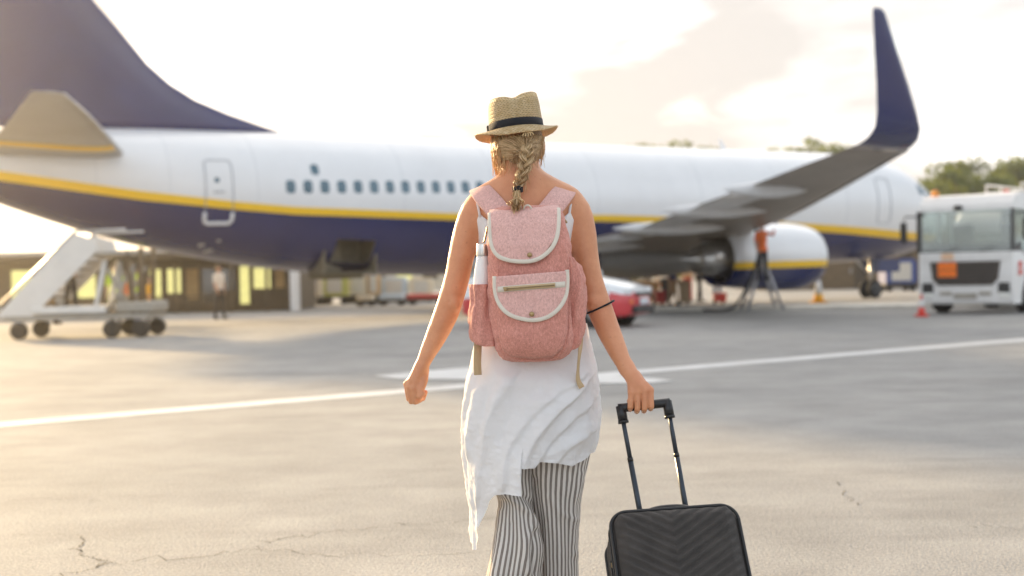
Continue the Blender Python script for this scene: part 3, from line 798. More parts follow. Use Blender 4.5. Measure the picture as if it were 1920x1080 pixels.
# baggage containers and carts beyond the belly
M['cart_cream'] = mat('container_cream', (.66, .57, .42), rough=.6, var=.1); M['cart_blue'] = mat('container_pale_blue', (.50, .58, .64), rough=.6, var=.08)
M['cart_green'] = mat('container_green', (.48, .48, .12), rough=.6, var=.12); M['cart_tan'] = mat('container_tan', (.55, .36, .17), rough=.6, var=.12)
def cart(px0, px1, py0, y, mt, label, low=False):
    p0, p1 = at(px0, py0, y), at(px1, py0, y); w = p1.x - p0.x; h = max(.3, p0.z)
    root = empty('baggage_cart' if not low else 'low_trailer', ((p0.x + p1.x) / 2, y, 0), label=label, cat='baggage cart' if not low else 'trailer')
    b0 = .34 if not low else .2
    mb = MB(); mb.box((0, 0, b0), (w, 1.4, .1), bev=.02); mb.build('deck', M['drain'], root)
    mb = MB()
    if low: mb.box((0, 0, (b0 + h) / 2 + .03), (w * .96, 1.3, h - b0), bev=.05)
    else: mb.prism([(-w / 2 * .96, b0 + .052), (w / 2 * .96, b0 + .052), (w / 2 * .96, h - .2), (w / 2 * .8, h), (-w / 2 * .96, h)], 'Y', -.65, .65)
    mb.build('container', M[mt], root)
    if not low:
        mb = MB(); mb.box((0, -.665, (b0 + h) / 2), (w * .62, .03, (h - b0) * .7)); mb.build('curtain', M['roof_pale'], root)
    for sx in (-1, 1):
        for sy in (-.55, .55):
            v, f = lathe_vf([(.05, -.05), (.15, -.05), (.16, 0), (.15, .05), (.05, .05)], 'Y', 12)
            o = mobj('wheel', [(x + sx * w * .36, y_ + sy, z + .16) for x, y_, z in v], f, M['rubber'], root); recalc(o.data)
    return root
cart(578, 604, 496, 58, 'cart_cream', 'narrow cream baggage container beside the white pier under the belly')
cart(607, 652, 503, 59, 'cart_green', 'yellow green baggage container between two cream ones under the belly')
cart(655, 690, 508, 60, 'cart_cream', 'wide cream baggage container left of the tan one')
cart(692, 712, 505, 60, 'cart_tan', 'small tan baggage container between cream and pale blue ones')
cart(716, 765, 520, 61, 'cart_blue', 'pale blue baggage container right of the tan one')
cart(770, 812, 522, 61, 'cart_cream', 'cream baggage container nearest the traveller, behind the red trailer')
cart(672, 702, 556, 54, 'cart_cream', 'low cream trailer in front of the containers', True)
cart(712, 760, 554, 54.5, 'cart_blue', 'low pale blue trailer beside the red trailer', True)
cart(764, 836, 553, 55, 'red', 'low red trailer on the apron left of the traveller', True)

# ------------------------------------------------------------------ passenger stairs truck under the tail
M['st_white'] = mat('stairs_white', (.72, .70, .66), rough=.5, var=.06, scale=2); M['st_grey'] = mat('stairs_grey', (.36, .33, .28), rough=.6, var=.15)
M['st_brown'] = mat('chassis_brown', (.16, .11, .06), rough=.7, var=.2)
SY = 28.9
stv = empty('passenger_stairs', (-9.3, SY, 0), label='white mobile passenger stairs truck parked under the jet tail', cat='passenger stairs')
def sp(px, py, y=SY): p = at(px, py, y); return (p.x + 9.3, p.z)
poly = [sp(18, 590), sp(58, 606), sp(84, 590), sp(201, 470), sp(196, 452), sp(160, 440), sp(140, 458)]
for nm, dy in (('side_panel', -.72), ('side_panel', .66)):
    mb = MB(); mb.prism(poly, 'Y', dy, dy + .06); mb.build(nm, M['st_white'], stv)
(bx0, bz0), (bx1, bz1) = sp(52, 603), sp(178, 472)
for k in range(10):
    t = (k + .5) / 10; mb = MB(); mb.box((bx0 + (bx1 - bx0) * t, 0, bz0 + (bz1 - bz0) * t), (.2, 1.3, .04)); mb.build('step', M['st_grey'], stv)
mb = MB(); (qx, qz) = sp(190, 473); mb.box((qx + .35, 0, qz - .04), (.9, 1.4, .07)); mb.build('platform', M['st_grey'], stv)
for dy in (-.7, .69):
    (hx0, hz0), (hx1, hz1) = sp(22, 572), sp(160, 436)
    mb = MB(); mb.tube([(hx0, dy, hz0), (hx1, dy, hz1), (qx + .75, dy, hz1 + .02)], .028, 6)
    for k in range(5):
        t = k / 4; mb.tube([(hx0 + (hx1 - hx0) * t, dy, hz0 + (hz1 - hz0) * t), (hx0 + (hx1 - hx0) * t + .05, dy, hz0 + (hz1 - hz0) * t - .35)], .02, 5)
    mb.build('handrail', M['ac_metal'], stv, smooth=True)
(cx0, cz0), (cx1, _) = sp(30, 604), sp(296, 604)
mb = MB(); mb.box(((cx0 + cx1) / 2, 0, .46), (cx1 - cx0, 1.5, .11), bev=.03); mb.build('chassis', M['st_grey'], stv)
mb = MB(); x2, _ = sp(175, 590); mb.box((x2 - .3, 0, .62), (1.6, 1.56, .16), bev=.03); mb.build('deck', M['st_white'], stv)
mb = MB(); x2, _ = sp(268, 590); mb.box((x2, 0, .66), (.8, 1.4, .24), bev=.06); mb.build('engine_cover', M['st_grey'], stv)
for (p0, p1, m_, r_) in (((190, 592), (210, 488), 'st_white', .055), ((236, 592), (238, 490), 'st_grey', .05), ((262, 588), (250, 470), 'st_brown', .06), ((275, 590), (276, 465), 'st_brown', .06), ((210, 590), (262, 500), 'st_grey', .04), ((262, 590), (212, 500), 'st_grey', .04)):
    (ax_, az_), (bx_, bz_) = sp(*p0), sp(*p1); 
    for dy in (-.5, .5): mb = MB(); mb.tube([(ax_, dy, az_), (bx_, dy, bz_)], r_, 8); mb.build('lift_strut', M[m_], stv, smooth=True)
for px in (58, 228, 281):
    for dy in (-.7, .62):
        x2, _ = sp(px, 610); rr_ = .19
        v, f = lathe_vf([(.10, -.08), (.17, -.09), (.19, -.05), (.19, .05), (.17, .09), (.10, .08)], 'Y', 20); wh = mobj('wheel', [(x + x2, y + dy, z + rr_) for x, y, z in v], f, M['rubber'], stv); recalc(wh.data)
        v, f = lathe_vf([(0, -.06), (.10, -.08), (.10, .08), (0, .06)], 'Y', 14); o = mobj('rim', [(x + x2, y + dy, z + rr_) for x, y, z in v], f, M['st_grey'], wh); recalc(o.data)
p = at(92, 520, SY); bystander((p.x, SY, p.z - 1.05), R(90), M['cl_white'], M['cl_tan'], 'person in white climbing the passenger stairs, lower of the two', 1.6)
p = at(126, 492, SY); bystander((p.x, SY + .2, p.z - 1.05), R(90), M['cl_tan'], M['cl_dark'], 'person in tan near the top of the passenger stairs', 1.6)
bystander(gp(218, 612), R(20), M['vest_y'], M['cl_dark'], 'crew member in yellow vest beneath the tail, left of the orange vest', 1.7)
bystander(gp(243, 606), R(-40), M['vest_o'], M['cl_dark'], 'crew member in orange vest standing under the jet tail', 1.55)
bystander(gp(258, 610), R(150), M['vest_y'], M['cl_blue'], 'crew member in yellow vest beneath the tail, right of the orange vest', 1.7)
bystander(gp(284, 620), R(80), M['cl_amber'], M['cl_dark'], 'person in amber jacket behind the stairs truck engine', 1.35)
bystander(gp(412, 598), R(60), M['cl_white'], M['cl_dark'], 'person in white shirt walking past the terminal shed', 1.7)

# ------------------------------------------------------------------ red and white car behind the traveller
M['car_white'] = mat('car_white', (.80, .82, .83), rough=.25, var=.03, coat=.6); M['car_red'] = mat('car_red', (.62, .05, .06), rough=.3, var=.06, coat=.5)
M['car_glass'] = mat('car_glass', (.16, .22, .25), rough=.08, var=.1, spec=.9); M['lamp'] = mat('lamp_lens', (.75, .78, .8), rough=.15, var=.05); M['black_pl'] = mat('black_plastic', (.02, .02, .022), rough=.5, var=.2)
M['plate'] = mat('number_plate', (.72, .73, .78), rough=.5, var=.05); M['amber'] = mat('amber_lens', (.85, .28, .02), rough=.3, var=.05)
car = empty('parked_car', (2.82, 28.35, 0), R(-25), label='small white and red car standing behind the traveller', cat='car')
car.scale = (1.0, 1.0, 1.18)
CS = [(0.02, .50, .34, .60), (-.05, .70, .24, .70), (-.18, .79, .20, .755), (-.5, .84, .19, .83), (-1.0, .86, .19, .91), (-1.5, .865, .19, .95), (-3.4, .865, .20, .97), (-3.8, .84, .22, .95), (-4.02, .76, .26, .86), (-4.08, .62, .36, .78)]
rings = []
for x, w, z0, z1 in [tuple(np.array([np.interp(t, [-c[0] for c in CS], [c[i] for c in CS]) for i in range(4)])) for t in np.concatenate([np.linspace(-.02, .18, 6), np.linspace(.3, 3.8, 24), np.linspace(3.86, 4.08, 5)])]:
    rg = []
    zs = np.concatenate([[z0, z0 + .02], np.linspace(z0 + .06, z1 - .08, 7), [z1 - .03, z1]])
    ws = np.array([w * .86, w * .95] + [w * (1 - .03 * abs(q)) for q in np.linspace(-1, 1, 7)] + [w * .93, w * .84])
    rt = [(x, -a, b) for a, b in zip(ws, zs)]; lf = [(x, a, b) for a, b in zip(ws[::-1], zs[::-1])]
    rings.append(rt + [(x, -w * .4, z1 + .02), (x, 0, z1 + .028), (x, w * .4, z1 + .02)] + lf)
v, f = ring_loft(rings)
mi = [0 if np.mean([v[i][2] for i in q]) > (.62 if np.mean([v[i][0] for i in q]) > -.6 else .58) else 1 for q in f]
body = mobj('body', v, f, [M['car_white'], M['car_red']], car, True, mi); recalc(body.data)
gl = [[(x, sgn * w, z) for x, w, z in row] for row in () for sgn in (1,)]
mb = MB()
lo = [(-1.15, .60), (-1.35, .78), (-3.6, .78), (-3.95, .62)]; hi = [(-1.85, .50), (-2.0, .60), (-3.15, .60), (-3.4, .5)]
vv = [(x, -w, .95) for x, w in lo] + [(x, w, .95) for x, w in lo[::-1]] + [(x, -w, 1.40) for x, w in hi] + [(x, w, 1.40) for x, w in hi[::-1]]
mb.add(vv, [[i, (i + 1) % 8, (i + 1) % 8 + 8, i + 8] for i in range(8)] + [list(range(8)), list(range(8, 16))]); mb.build('windows', M['car_glass'], car)
mb = MB(); vv = [(x - .0, -w * 1.02, 1.402) for x, w in hi] + [(x, w * 1.02, 1.402) for x, w in hi[::-1]]; v2 = [(x * .97 - .08, y * .88, 1.46) for x, y, z in vv]
mb.add(vv + v2, [[i, (i + 1) % 8, (i + 1) % 8 + 8, i + 8] for i in range(8)] + [list(range(8)), list(range(8, 16))]); mb.build('roof', M['car_white'], car, smooth=True)
for s in (-1, 1):
    for (x0, w0, x1, w1) in ((-1.35, .785, -2.0, .605), (-2.5, .785, -2.55, .605), (-3.6, .785, -3.15, .605)):
        mb = MB(); mb.tube([(x0, s * w0, .95), (x1, s * w1, 1.41)], .035, 6); mb.build('pillar', M['car_white'], car)
    mb = MB(); mb.box((.0 - .1, s * .6, .66), (.16, .3, .14), bev=.04); mb.build('headlight', M['lamp'], car)
    mb = MB(); mb.box((-1.35, s * .95, .98), (.12, .18, .13), bev=.04); mb.build('mirror', M['car_white'], car)
    mb = MB(); mb.box((-.06, s * .58, .47), (.12, .14, .07), bev=.02); mb.build('indicator', M['amber'], car)
    for x in (-.78, -3.28):
        v, f = lathe_vf([(.17, -.1), (.28, -.105), (.305, -.06), (.305, .06), (.28, .105), (.17, .1)], 'Y', 24); wh = mobj('wheel', [(a + x, b + s * .78, c + .305) for a, b, c in v], f, M['rubber'], car); recalc(wh.data)
        v, f = lathe_vf([(0, -.1), (.1, -.108), (.17, -.1), (.17, .1), (.1, .108), (0, .1)], 'Y', 18); o = mobj('rim', [(a + x, b + s * .78, c + .305) for a, b, c in v], f, M['ac_grey'], wh); recalc(o.data)
        mb = MB(); mb.lathe([(.36, -.02), (.36, .02)], 'Y', 20, (x, s * .86, .305)); mb.build('wheel_arch', M['black_pl'], car)
mb = MB(); mb.box((.03, 0, .33), (.1, 1.22, .13), bev=.03); mb.build('bumper_strip', M['black_pl'], car)
mb = MB(); mb.box((.025, 0, .605), (.06, .9, .07), bev=.015); mb.build('grille', M['black_pl'], car)
mb = MB(); mb.box((.055, 0, .47), (.03, .52, .115), bev=.008); mb.build('number_plate', M['plate'], car)

# ------------------------------------------------------------------ fuel truck
M['tr_white'] = mat('truck_white', (.76, .75, .73), rough=.35, var=.04, coat=.3, dirt=((.5, .47, .42), .25)); M['tr_grille'] = mat('grille_brown', (.07, .055, .045), rough=.55, var=.15)
M['tr_orange'] = mat('hazard_orange', (.90, .19, .01), rough=.5, var=.05); M['tr_red'] = mat('sign_red', (.70, .05, .03), rough=.5, var=.05)
M['head_lens'] = mat('headlamp_lens', (.9, .9, .85), rough=.2, var=.02, emit=None)  # plain white lens, does not emit
def clear_glass():
    m, nt, b = new_mat('windscreen_glass')
    tr = nd(nt, 'ShaderNodeBsdfTransparent', {'Color': (.72, .80, .79, 1)}); gl_ = nd(nt, 'ShaderNodeBsdfGlossy', {'Roughness': .05, 'Color': (.8, .85, .85, 1)})
    n_ = nd(nt, 'ShaderNodeTexNoise', {'Scale': 3.0}); mr = nd(nt, 'ShaderNodeMapRange', {0: n_.outputs['Fac'], 3: .22, 4: .34})
    mx_ = nd(nt, 'ShaderNodeMixShader', {0: mr.outputs[0], 1: tr.outputs[0], 2: gl_.outputs[0]})
    nt.links.new(mx_.outputs[0], nt.nodes['Material Output'].inputs[0]); return m
M['wind'] = clear_glass()
trk = empty('fuel_truck', (11.0, 31.6, 0), R(-130), label='white fuel truck with orange hazard plate parked beside the jet nose', cat='truck')
W2 = 1.15
mb = MB(); mb.prism([(0.0, .24), (.05, .30), (.06, .95), (.03, 1.50), (-2.1, 1.50), (-2.1, .55), (-1.75, .5), (-1.45, .95), (-.85, .95), (-.55, .5), (-.5, .24)], 'Y', -W2, W2); cabl = mb.build('cab_body', M['tr_white'], trk)
mb = MB(); mb.prism([(.02, 2.52), (-.02, 2.66), (-.22, 2.86), (-.6, 2.92), (-2.1, 2.94), (-2.1, 2.5)], 'Y', -W2, W2); mb.build('cab_roof', M['tr_white'], trk)
for s in (-1, 1):
    mb = MB(); mb.prism([(.03, 1.5), (.0, 2.53), (-.12, 2.53), (-.10, 1.5)], 'Y', s * W2 - .06, s * W2 + .06 - (.06 if s > 0 else -.0) ); mb.build('pillar', M['black_pl'], trk)
    mb = MB(); mb.box((-1.2, s * (W2 - .03), 2.0), (.10, .05, 1.04)); mb.box((-2.05, s * (W2 - .03), 2.0), (.10, .05, 1.04)); mb.build('door_pillar', M['tr_white'], trk)
    mb = MB(); mb.box((-.65, s * (W2 - .02), 2.02), (1.0, .02, 1.0)); mb.build('side_window', M['wind'], trk)
    mb = MB(); mb.box((-1.6, s * (W2 - .02), 2.02), (.8, .02, 1.0)); mb.build('side_window', M['wind'], trk)
    mb = MB(); mb.box((.02, s * .93, .62), (.13, .30, .3), bev=.05); mb.build('lamp_housing', M['black_pl'], trk)
    mb = MB(); mb.box((.06, s * .93, .47), (.10, .26, .10), bev=.04); mb.build('headlight', M['head_lens'], trk)
    mb = MB(); mb.box((.065, s * .48, .5), (.05, .3, .09), bev=.02); mb.build('bumper_slot', M['st_grey'], trk)
    mb = MB(); mb.tube([(-.05, s * 1.2, 2.4), (.12, s * 1.45, 2.42), (.12, s * 1.5, 2.3)], .02, 6); mb.build('mirror_arm', M['black_pl'], trk)
    mb = MB(); mb.box((.12, s * 1.5, 2.02), (.12, .17, .52), bev=.05); mb.build('mirror', M['black_pl'], trk)
    for x in (-1.15, -4.6, -5.8):
        v, f = lathe_vf([(.26, -.15), (.43, -.16), (.47, -.1), (.47, .1), (.43, .16), (.26, .15)], 'Y', 28); wh = mobj('wheel', [(a + x, b + s * 1.04, c + .47) for a, b, c in v], f, M['rubber'], trk); recalc(wh.data)
        v, f = lathe_vf([(0, -.1), (.26, -.13), (.26, .13), (0, .1)], 'Y', 18); o = mobj('rim', [(a + x, b + s * 1.04, c + .47) for a, b, c in v], f, M['ac_grey'], wh); recalc(o.data)
mb = MB(); mb.add([(.035, -1.09, 1.52), (.035, 1.09, 1.52), (.005, 1.09, 2.52), (.005, -1.09, 2.52)], [(0, 1, 2, 3)]); mb.build('windscreen', M['wind'], trk, fix=False)
mb = MB(); mb.box((-2.08, 0, 1.75), (.05, 2.2, .5)); mb.box((-2.08, .6, 2.2), (.05, .9, .7)); mb.build('rear_wall', M['st_grey'], trk)
mb = MB(); mb.prism([(-.12, 1.5), (-.12, 1.62), (-.5, 1.72), (-.62, 1.5)], 'Y', -1.15, 1.15); mb.build('dashboard', M['black_pl'], trk)
for y in (-.6, .6):
    mb = MB(); mb.box((-1.45, y, 1.85), (.16, .52, .72), bev=.06); mb.build('seat', M['black_pl'], trk)
mb = MB(); mb.box((.055, 0, 1.37), (.02, 2.1, .16)); mb.build('front_panel', M['tr_white'], trk)
mb = MB(); mb.prism([(-.86, 1.27), (.86, 1.27), (.80, .85), (.66, .70), (-.66, .70), (-.80, .85)], 'X', .062, .085); gr = mb.build('grille', M['tr_grille'], trk)
for k in range(6):
    z = .77 + k * .085; mb = MB(); mb.box((.092, 0, z), (.02, 1.4 + .035 * k, .028)); mb.build('grille_slat', M['black_pl'], gr)
mb = MB(); mb.box((.105, -.42, 1.08), (.015, .46, .36)); pl_ = mb.build('hazard_plate', M['tr_orange'], trk)
mb = MB(); mb.box((.114, -.42, 1.08), (.006, .42, .012)); mb.build('plate_bar', M['black_pl'], pl_)
mb = MB(); mb.box((.075, -.42, 1.40), (.02, .3, .15)); mb.build('notice_plate', mat('pale_orange', (.78, .52, .33), rough=.5), trk)
mb = MB(); mb.box((.072, 0, .44), (.02, .56, .14)); mb.build('number_plate', M['st_grey'], trk)
for y in (-.5, .35):
    mb = MB(); mb.tube([(.05, y, 1.5), (.05, y + .35, 1.62)], .012, 5); mb.build('wiper', M['black_pl'], trk)
mb = MB(); mb.lathe([(.09, 2.9), (.085, 3.02), (.03, 3.06)], 'Z', 14, (-.3, -.85, 0)); mb.build('beacon', mat('beacon_amber', (.9, .30, .02), rough=.3, emit=None), trk, smooth=True)
mb = MB(); mb.box((.04, -.15, 2.58), (.16, .2, .13), bev=.04); mb.build('front_mirror', M['black_pl'], trk)
mb = MB(); mb.box((-.3, .9, 2.95), (.12, .12, .06), bev=.03); mb.build('roof_lamp', M['tr_red'], trk)
mb = MB(); mb.box((-4.6, 0, .85), (5.4, 1.0, .24)); mb.build('chassis', M['black_pl'], trk)
rings = []
for x, k in ((-2.3, .9), (-2.4, 1), (-7.2, 1), (-7.3, .9)):
    rings.append([(x, k * 1.2 * math.copysign(abs(math.cos(g)) ** .7, math.cos(g)), 1.95 + k * .92 * math.copysign(abs(math.sin(g)) ** .7, math.sin(g))) for g in np.linspace(0, 2 * math.pi, 33)[:-1]])
v, f = ring_loft(rings); o = mobj('tank', v, f, M['tr_white'], trk); recalc(o.data); autosmooth(o)
mb = MB(); mb.box((-4.7, 0, 2.98), (4.4, .9, .14), bev=.03)
for y in (-.45, .45):
    mb.tube([(-2.7, y, 3.25), (-7.0, y, 3.25)], .025, 6)
    for k in range(5): mb.tube([(-2.7 - k * 1.05, y, 2.95), (-2.7 - k * 1.05, y, 3.25)], .02, 6)
mb.build('tank_walkway', M['tr_white'], trk)
for z in (1.18, 1.0):
    mb = MB(); mb.box((-.42, W2 + .012, z), (.22, .01, .15)); mb.build('red_notice', M['tr_red'], trk)
mb = MB(); mb.box((-.75, W2 + .012, 1.46), (.14, .02, .05)); mb.build('door_handle', M['black_pl'], trk)

# ------------------------------------------------------------------ refuelling under the wing
M['alu'] = mat('ladder_aluminium', (.50, .50, .52), rough=.4, metal=.6, var=.08)
LY = 37.8
p = at(1427, 492, LY); lad = empty('step_ladder', (p.x, LY, 0), R(8), label='grey step ladder standing under the wing beside the engine', cat='ladder')
LT = p.z
for sx, name in ((-1, 'ladder_frame'), (1, 'ladder_frame')):
    mb = MB(); fx = sx * .54
    for dy in (-.24, .24):
        mb.tube([(fx, dy * 1.4, 0), (sx * .05, dy * .7, LT)], .045, 6)
    for k in range(1, 5):
        t = k / 5; mb.tube([(fx + (sx * .05 - fx) * t, -.24 * (1.4 - .7 * t), LT * t), (fx + (sx * .05 - fx) * t, .24 * (1.4 - .7 * t), LT * t)], .025, 5)
    mb.build(name, M['alu'], lad, smooth=True)
mb = MB(); mb.box((0, 0, LT), (.3, .42, .06), bev=.02); mb.build('top_step', M['alu'], lad)
bystander((p.x - .02, LY - .30, LT - .52), R(25), M['vest_o'], M['cl_dark'], 'worker in orange vest standing on the step ladder under the wing', 1.70, stride=.04, reach=True, hem=.84)
p = at(1422, 389, LY - .2); fh = empty('fuel_hose', (p.x, LY - .2, 0), label='black fuel coupling and hose hanging from the wing', cat='hose')
mb = MB(); mb.lathe([(.05, -.10), (.17, -.1), (.21, -.05), (.21, .05), (.17, .1), (.05, .1)], 'Y', 20, (.05, 0, p.z)); mb.build('coupling', M['rubber'], fh, smooth=True)
mb = MB(); mb.lathe([(.04, -.08), (.12, -.07), (.13, 0), (.12, .07), (.04, .08)], 'Y', 16, (-.2, 0, p.z + .02)); mb.build('valve', M['rubber'], fh, smooth=True)
hz = spline([(-.05, 0, p.z - .1), (-.1, 0, p.z - .5), (.02, .1, p.z - 1.2), (-.2, .1, 1.0), (-.65, 0, .25), (-1.0, -.2, .05), (-1.7, -.3, .05)], 40)
mb = MB(); mb.tube(hz, .04, 8); mb.build('hose', M['rubber'], fh, smooth=True)
mb = MB(); mb.tube([(0, 0, p.z + .15), (0.05, 0, p.z + .6)], .05, 6); mb.build('riser', M['cl_red'], fh, smooth=True)
# cones
def cone(loc, h, label, pale=False):
    root = empty('traffic_cone', loc, label=label, cat='traffic cone')
    mb = MB(); mb.box((0, 0, .03), (h * .52, h * .52, .05), bev=.015); mb.build('base', M['tr_red'] if not pale else M['cl_amber'], root)
    for z0, z1, m_ in (((.052, .42, 'tr_red'), (.42, .78, 'cl_white'), (.78, 1.0, 'tr_red')) if not pale else ((.052, .3, 'cl_amber'), (.3, .8, 'cl_white'), (.8, 1.0, 'cl_amber'))):
        r0, r1 = (h * (.19 - .15 * z0), h * (.19 - .15 * z1)); mb = MB(); mb.lathe([(r0, h * z0), (r1, h * z1)], 'Z', 18); mb.build('cone_band', M[m_], root, smooth=True)
cone(gp(1728, 594), .52, 'red and white traffic cone at the corner of the fuel truck')
cone(gp(1535, 568), 1.0, 'tall pale traffic cone below the engine intake', True)
cone(gp(1240, 568), .75, 'traffic cone beside the red and white car')
# people, carts and cases under the wing
bystander(gp(1262, 572), R(30), M['cl_blue'], M['cl_tan'], 'person in blue right of the red bin under the wing', 1.65)
bystander(gp(1246, 568), R(-30), M['cl_white'], M['cl_dark'], 'person in pale top left of the red bin under the wing', 1.7)
bystander(gp(1290, 566), R(200), M['cl_tan'], M['cl_red'], 'person in tan top and reddish trousers under the wing', 1.72)
bystander(gp(1312, 567), R(100), M['cl_dark'], M['cl_dark'], 'person all in black standing left of the engine', 1.7)
bystander(gp(1345, 566), R(10), M['cl_white'], M['cl_blue'], 'person in white top behind the red case', 1.6)
def bin_(loc, w, h, m_, label, name='wheeled_bin', cat='bin'):
    root = empty(name, loc, R(12), label=label, cat=cat)
    mb = MB(); mb.prism([(-w / 2 * .85, .1), (w / 2 * .85, .1), (w / 2, h * .88), (-w / 2, h * .88)], 'Y', -w * .4, w * .4); mb.build('bin_body', m_, root)
    mb = MB(); mb.box((0, 0, h * .92), (w * 1.06, w * .86, h * .08), bev=.03); mb.build('lid', m_, root)
    for s in (-1, 1):
        mb = MB(); mb.lathe([(.09, -.03), (.09, .03)], 'X', 12, (s * w * .38, w * .36, .09)); mb.build('wheel', M['rubber'], root)
bin_(gp(1237, 574), .36, .55, M['red'], 'red wheeled bin under the wing right of the car')
bin_(gp(1350, 571), .4, .42, M['tr_red'], 'bright red case on the ground left of the ladder', 'red_case', 'case')
bin_(gp(1284, 573), .34, .9, M['cl_tan'], 'tan wheeled bin beside the person in black under the wing')
tug = empty('baggage_tug', gp(1200, 566), R(20), label='dark baggage tug parked behind the red and white car', cat='tug')
mb = MB(); mb.box((0, 0, .55), (2.6, 1.3, .6), bev=.1); mb.build('body', M['st_brown'], tug)
mb = MB(); mb.box((-.5, 0, 1.75), (1.3, 1.3, .08), bev=.03); mb.build('canopy', M['st_grey'], tug)
for sx in (-1.1, .1):
    for sy in (-.6, .6): mb = MB(); mb.tube([(sx, sy, .8), (sx, sy, 1.75)], .03, 6); mb.build('canopy_post', M['black_pl'], tug)
for sx in (-.85, .85):
    for sy in (-.62, .62): mb = MB(); mb.lathe([(.1, -.1), (.27, -.1), (.29, 0), (.27, .1), (.1, .1)], 'Y', 16, (sx, sy, .29)); mb.build('wheel', M['rubber'], tug, smooth=True)

# low dark hangar and a blue container beyond the nose
dh = empty('dark_hangar', (20.5, 72, 0), label='low dark brown hangar beyond the nose gear', cat='building')
mb = MB(); mb.box((0, 2.5, 1.25), (13, 5, 2.5)); mb.build('wall', M['dark_clad'], dh)
mb = MB(); mb.prism([(-6.8, 2.5), (6.8, 2.5), (6.8, 2.65), (0, 3.1), (-6.8, 2.65)], 'Y', -.3, 5.3); mb.build('roof', M['st_brown'], dh)
for k in range(5):
    mb = MB(); mb.box((-5 + k * 2.5, -.02, 1.0), (1.8, .08, 2.0)); d_ = mb.build('door', M['st_brown'], dh); mb = MB(); mb.box((-5 + k * 2.5 + .7, -.08, 1.0), (.06, .06, .3)); mb.build('handle', M['ac_grey'], d_)
M['cart_navy'] = mat('container_blue', (.03, .06, .22), rough=.5, var=.1)
cart(1652, 1712, 486, 62, 'cart_navy', 'dark blue baggage container between the nose gear and the fuel truck')
# ------------------------------------------------------------------ trees
def leaf_mat():
    m, nt, b = new_mat('foliage')
    oi = nd(nt, 'ShaderNodeNewGeometry'); r1 = nd(nt, 'ShaderNodeMix', {'Factor': oi.outputs['Random Per Island'], 'A': (.035, .075, .010, 1), 'B': (.13, .18, .03, 1)}, data_type='RGBA')
    nt.links.new(r1.outputs['Result'], b.inputs['Base Color']); b.inputs['Roughness'].default_value = .7
    tl = nd(nt, 'ShaderNodeBsdfTranslucent', {'Color': (.17, .20, .02, 1)}); mx_ = nd(nt, 'ShaderNodeMixShader', {0: .4, 1: b.outputs[0], 2: tl.outputs[0]})
    nt.links.new(mx_.outputs[0], nt.nodes['Material Output'].inputs[0]); return m
M['leaf'] = leaf_mat(); M['bark'] = mat('bark', (.10, .07, .045), rough=.9, var=.3, scale=3, bump=.5, bscale=12)
def tree_meshes(seed):
    rg = np.random.default_rng(seed); mb = MB(); tips = []
    tr = spline([(0, 0, 0), (rg.normal(0, .2), 0, 3), (rg.normal(0, .4), rg.normal(0, .4), 6), (rg.normal(0, .6), rg.normal(0, .6), 9.5)], 12); mb.tube(tr, np.linspace(.32, .06, 12), 8)
    for k in range(14):
        i = rg.integers(4, 11); a = rg.random() * 6.28; ln = rg.uniform(1.5, 3.2) * (1.25 - .05 * i)
        e = tr[i] + np.array([math.cos(a) * ln, math.sin(a) * ln, rg.uniform(.4, 1.8)]); mid_ = (tr[i] + e) / 2 + np.array([0, 0, .25])
        mb.tube(spline([tr[i], mid_, e], 6), np.linspace(.1, .02, 6), 5); tips.append(e); tips.append(mid_)
    tips.append(tr[-1]); v = []; f = []
    for t in tips:
        n = rg.integers(80, 150); rad = rg.uniform(.7, 1.4)
        for _ in range(n):
            d = rg.normal(0, 1, 3); d = d / np.linalg.norm(d) * rad * rg.random() ** .45 * np.array([1.15, 1.15, .75]); c = t + d
            u = rg.normal(0, 1, 3); u /= np.linalg.norm(u); w = np.cross(u, rg.normal(0, 1, 3)); w /= np.linalg.norm(w) + 1e-6; s = rg.uniform(.13, .30)
            b = len(v); v += [c - u * s, c + w * s * .55, c + u * s, c - w * s * .55]; f.append([b, b + 1, b + 2, b + 3])
    return mb, v, f
TM = []
for sd_ in (3, 8, 21):
    mb, v, f = tree_meshes(sd_)
    t_o = mb.build('trunk', M['bark'], smooth=True); c_o = mobj('crown', v, f, M['leaf'], smooth=False)
    TM.append((t_o.data, c_o.data)); bpy.data.objects.remove(t_o); bpy.data.objects.remove(c_o)
TREES = [(1735, 328, 118, 0, 'slim tree nearest the jet nose, left end of the row'), (1772, 312, 112, 1, 'tall tree above the truck beacon, second from the jet nose'), (1815, 302, 125, 2, 'tall tree above the middle of the truck cab'), (1858, 318, 110, 0, 'round tree above the truck roof, third from the right edge'), (1886, 300, 122, 1, 'tall tree second from the right edge behind the truck'), (1925, 296, 113, 2, 'tree at the right edge behind the truck tank'), (1842, 334, 140, 1, 'small far tree between the two taller ones above the cab'), (1790, 336, 145, 2, 'small far tree behind the truck beacon'),
         (1208, 262, 150, 0, 'treetop peeking over the fuselage right of the traveller'), (1484, 268, 150, 1, 'treetop peeking over the fuselage left of the winglet'), (1540, 276, 155, 2, 'smaller treetop peeking over the fuselage beside the wing tip'), (1305, 270, 160, 1, 'low treetop barely showing over the middle of the fuselage'), (1752, 340, 132, 2, 'low broad tree filling the gap right of the jet nose'), (1832, 322, 117, 0, 'mid height tree above the right half of the windscreen'), (1905, 316, 131, 0, 'broad tree behind the one at the right edge')]
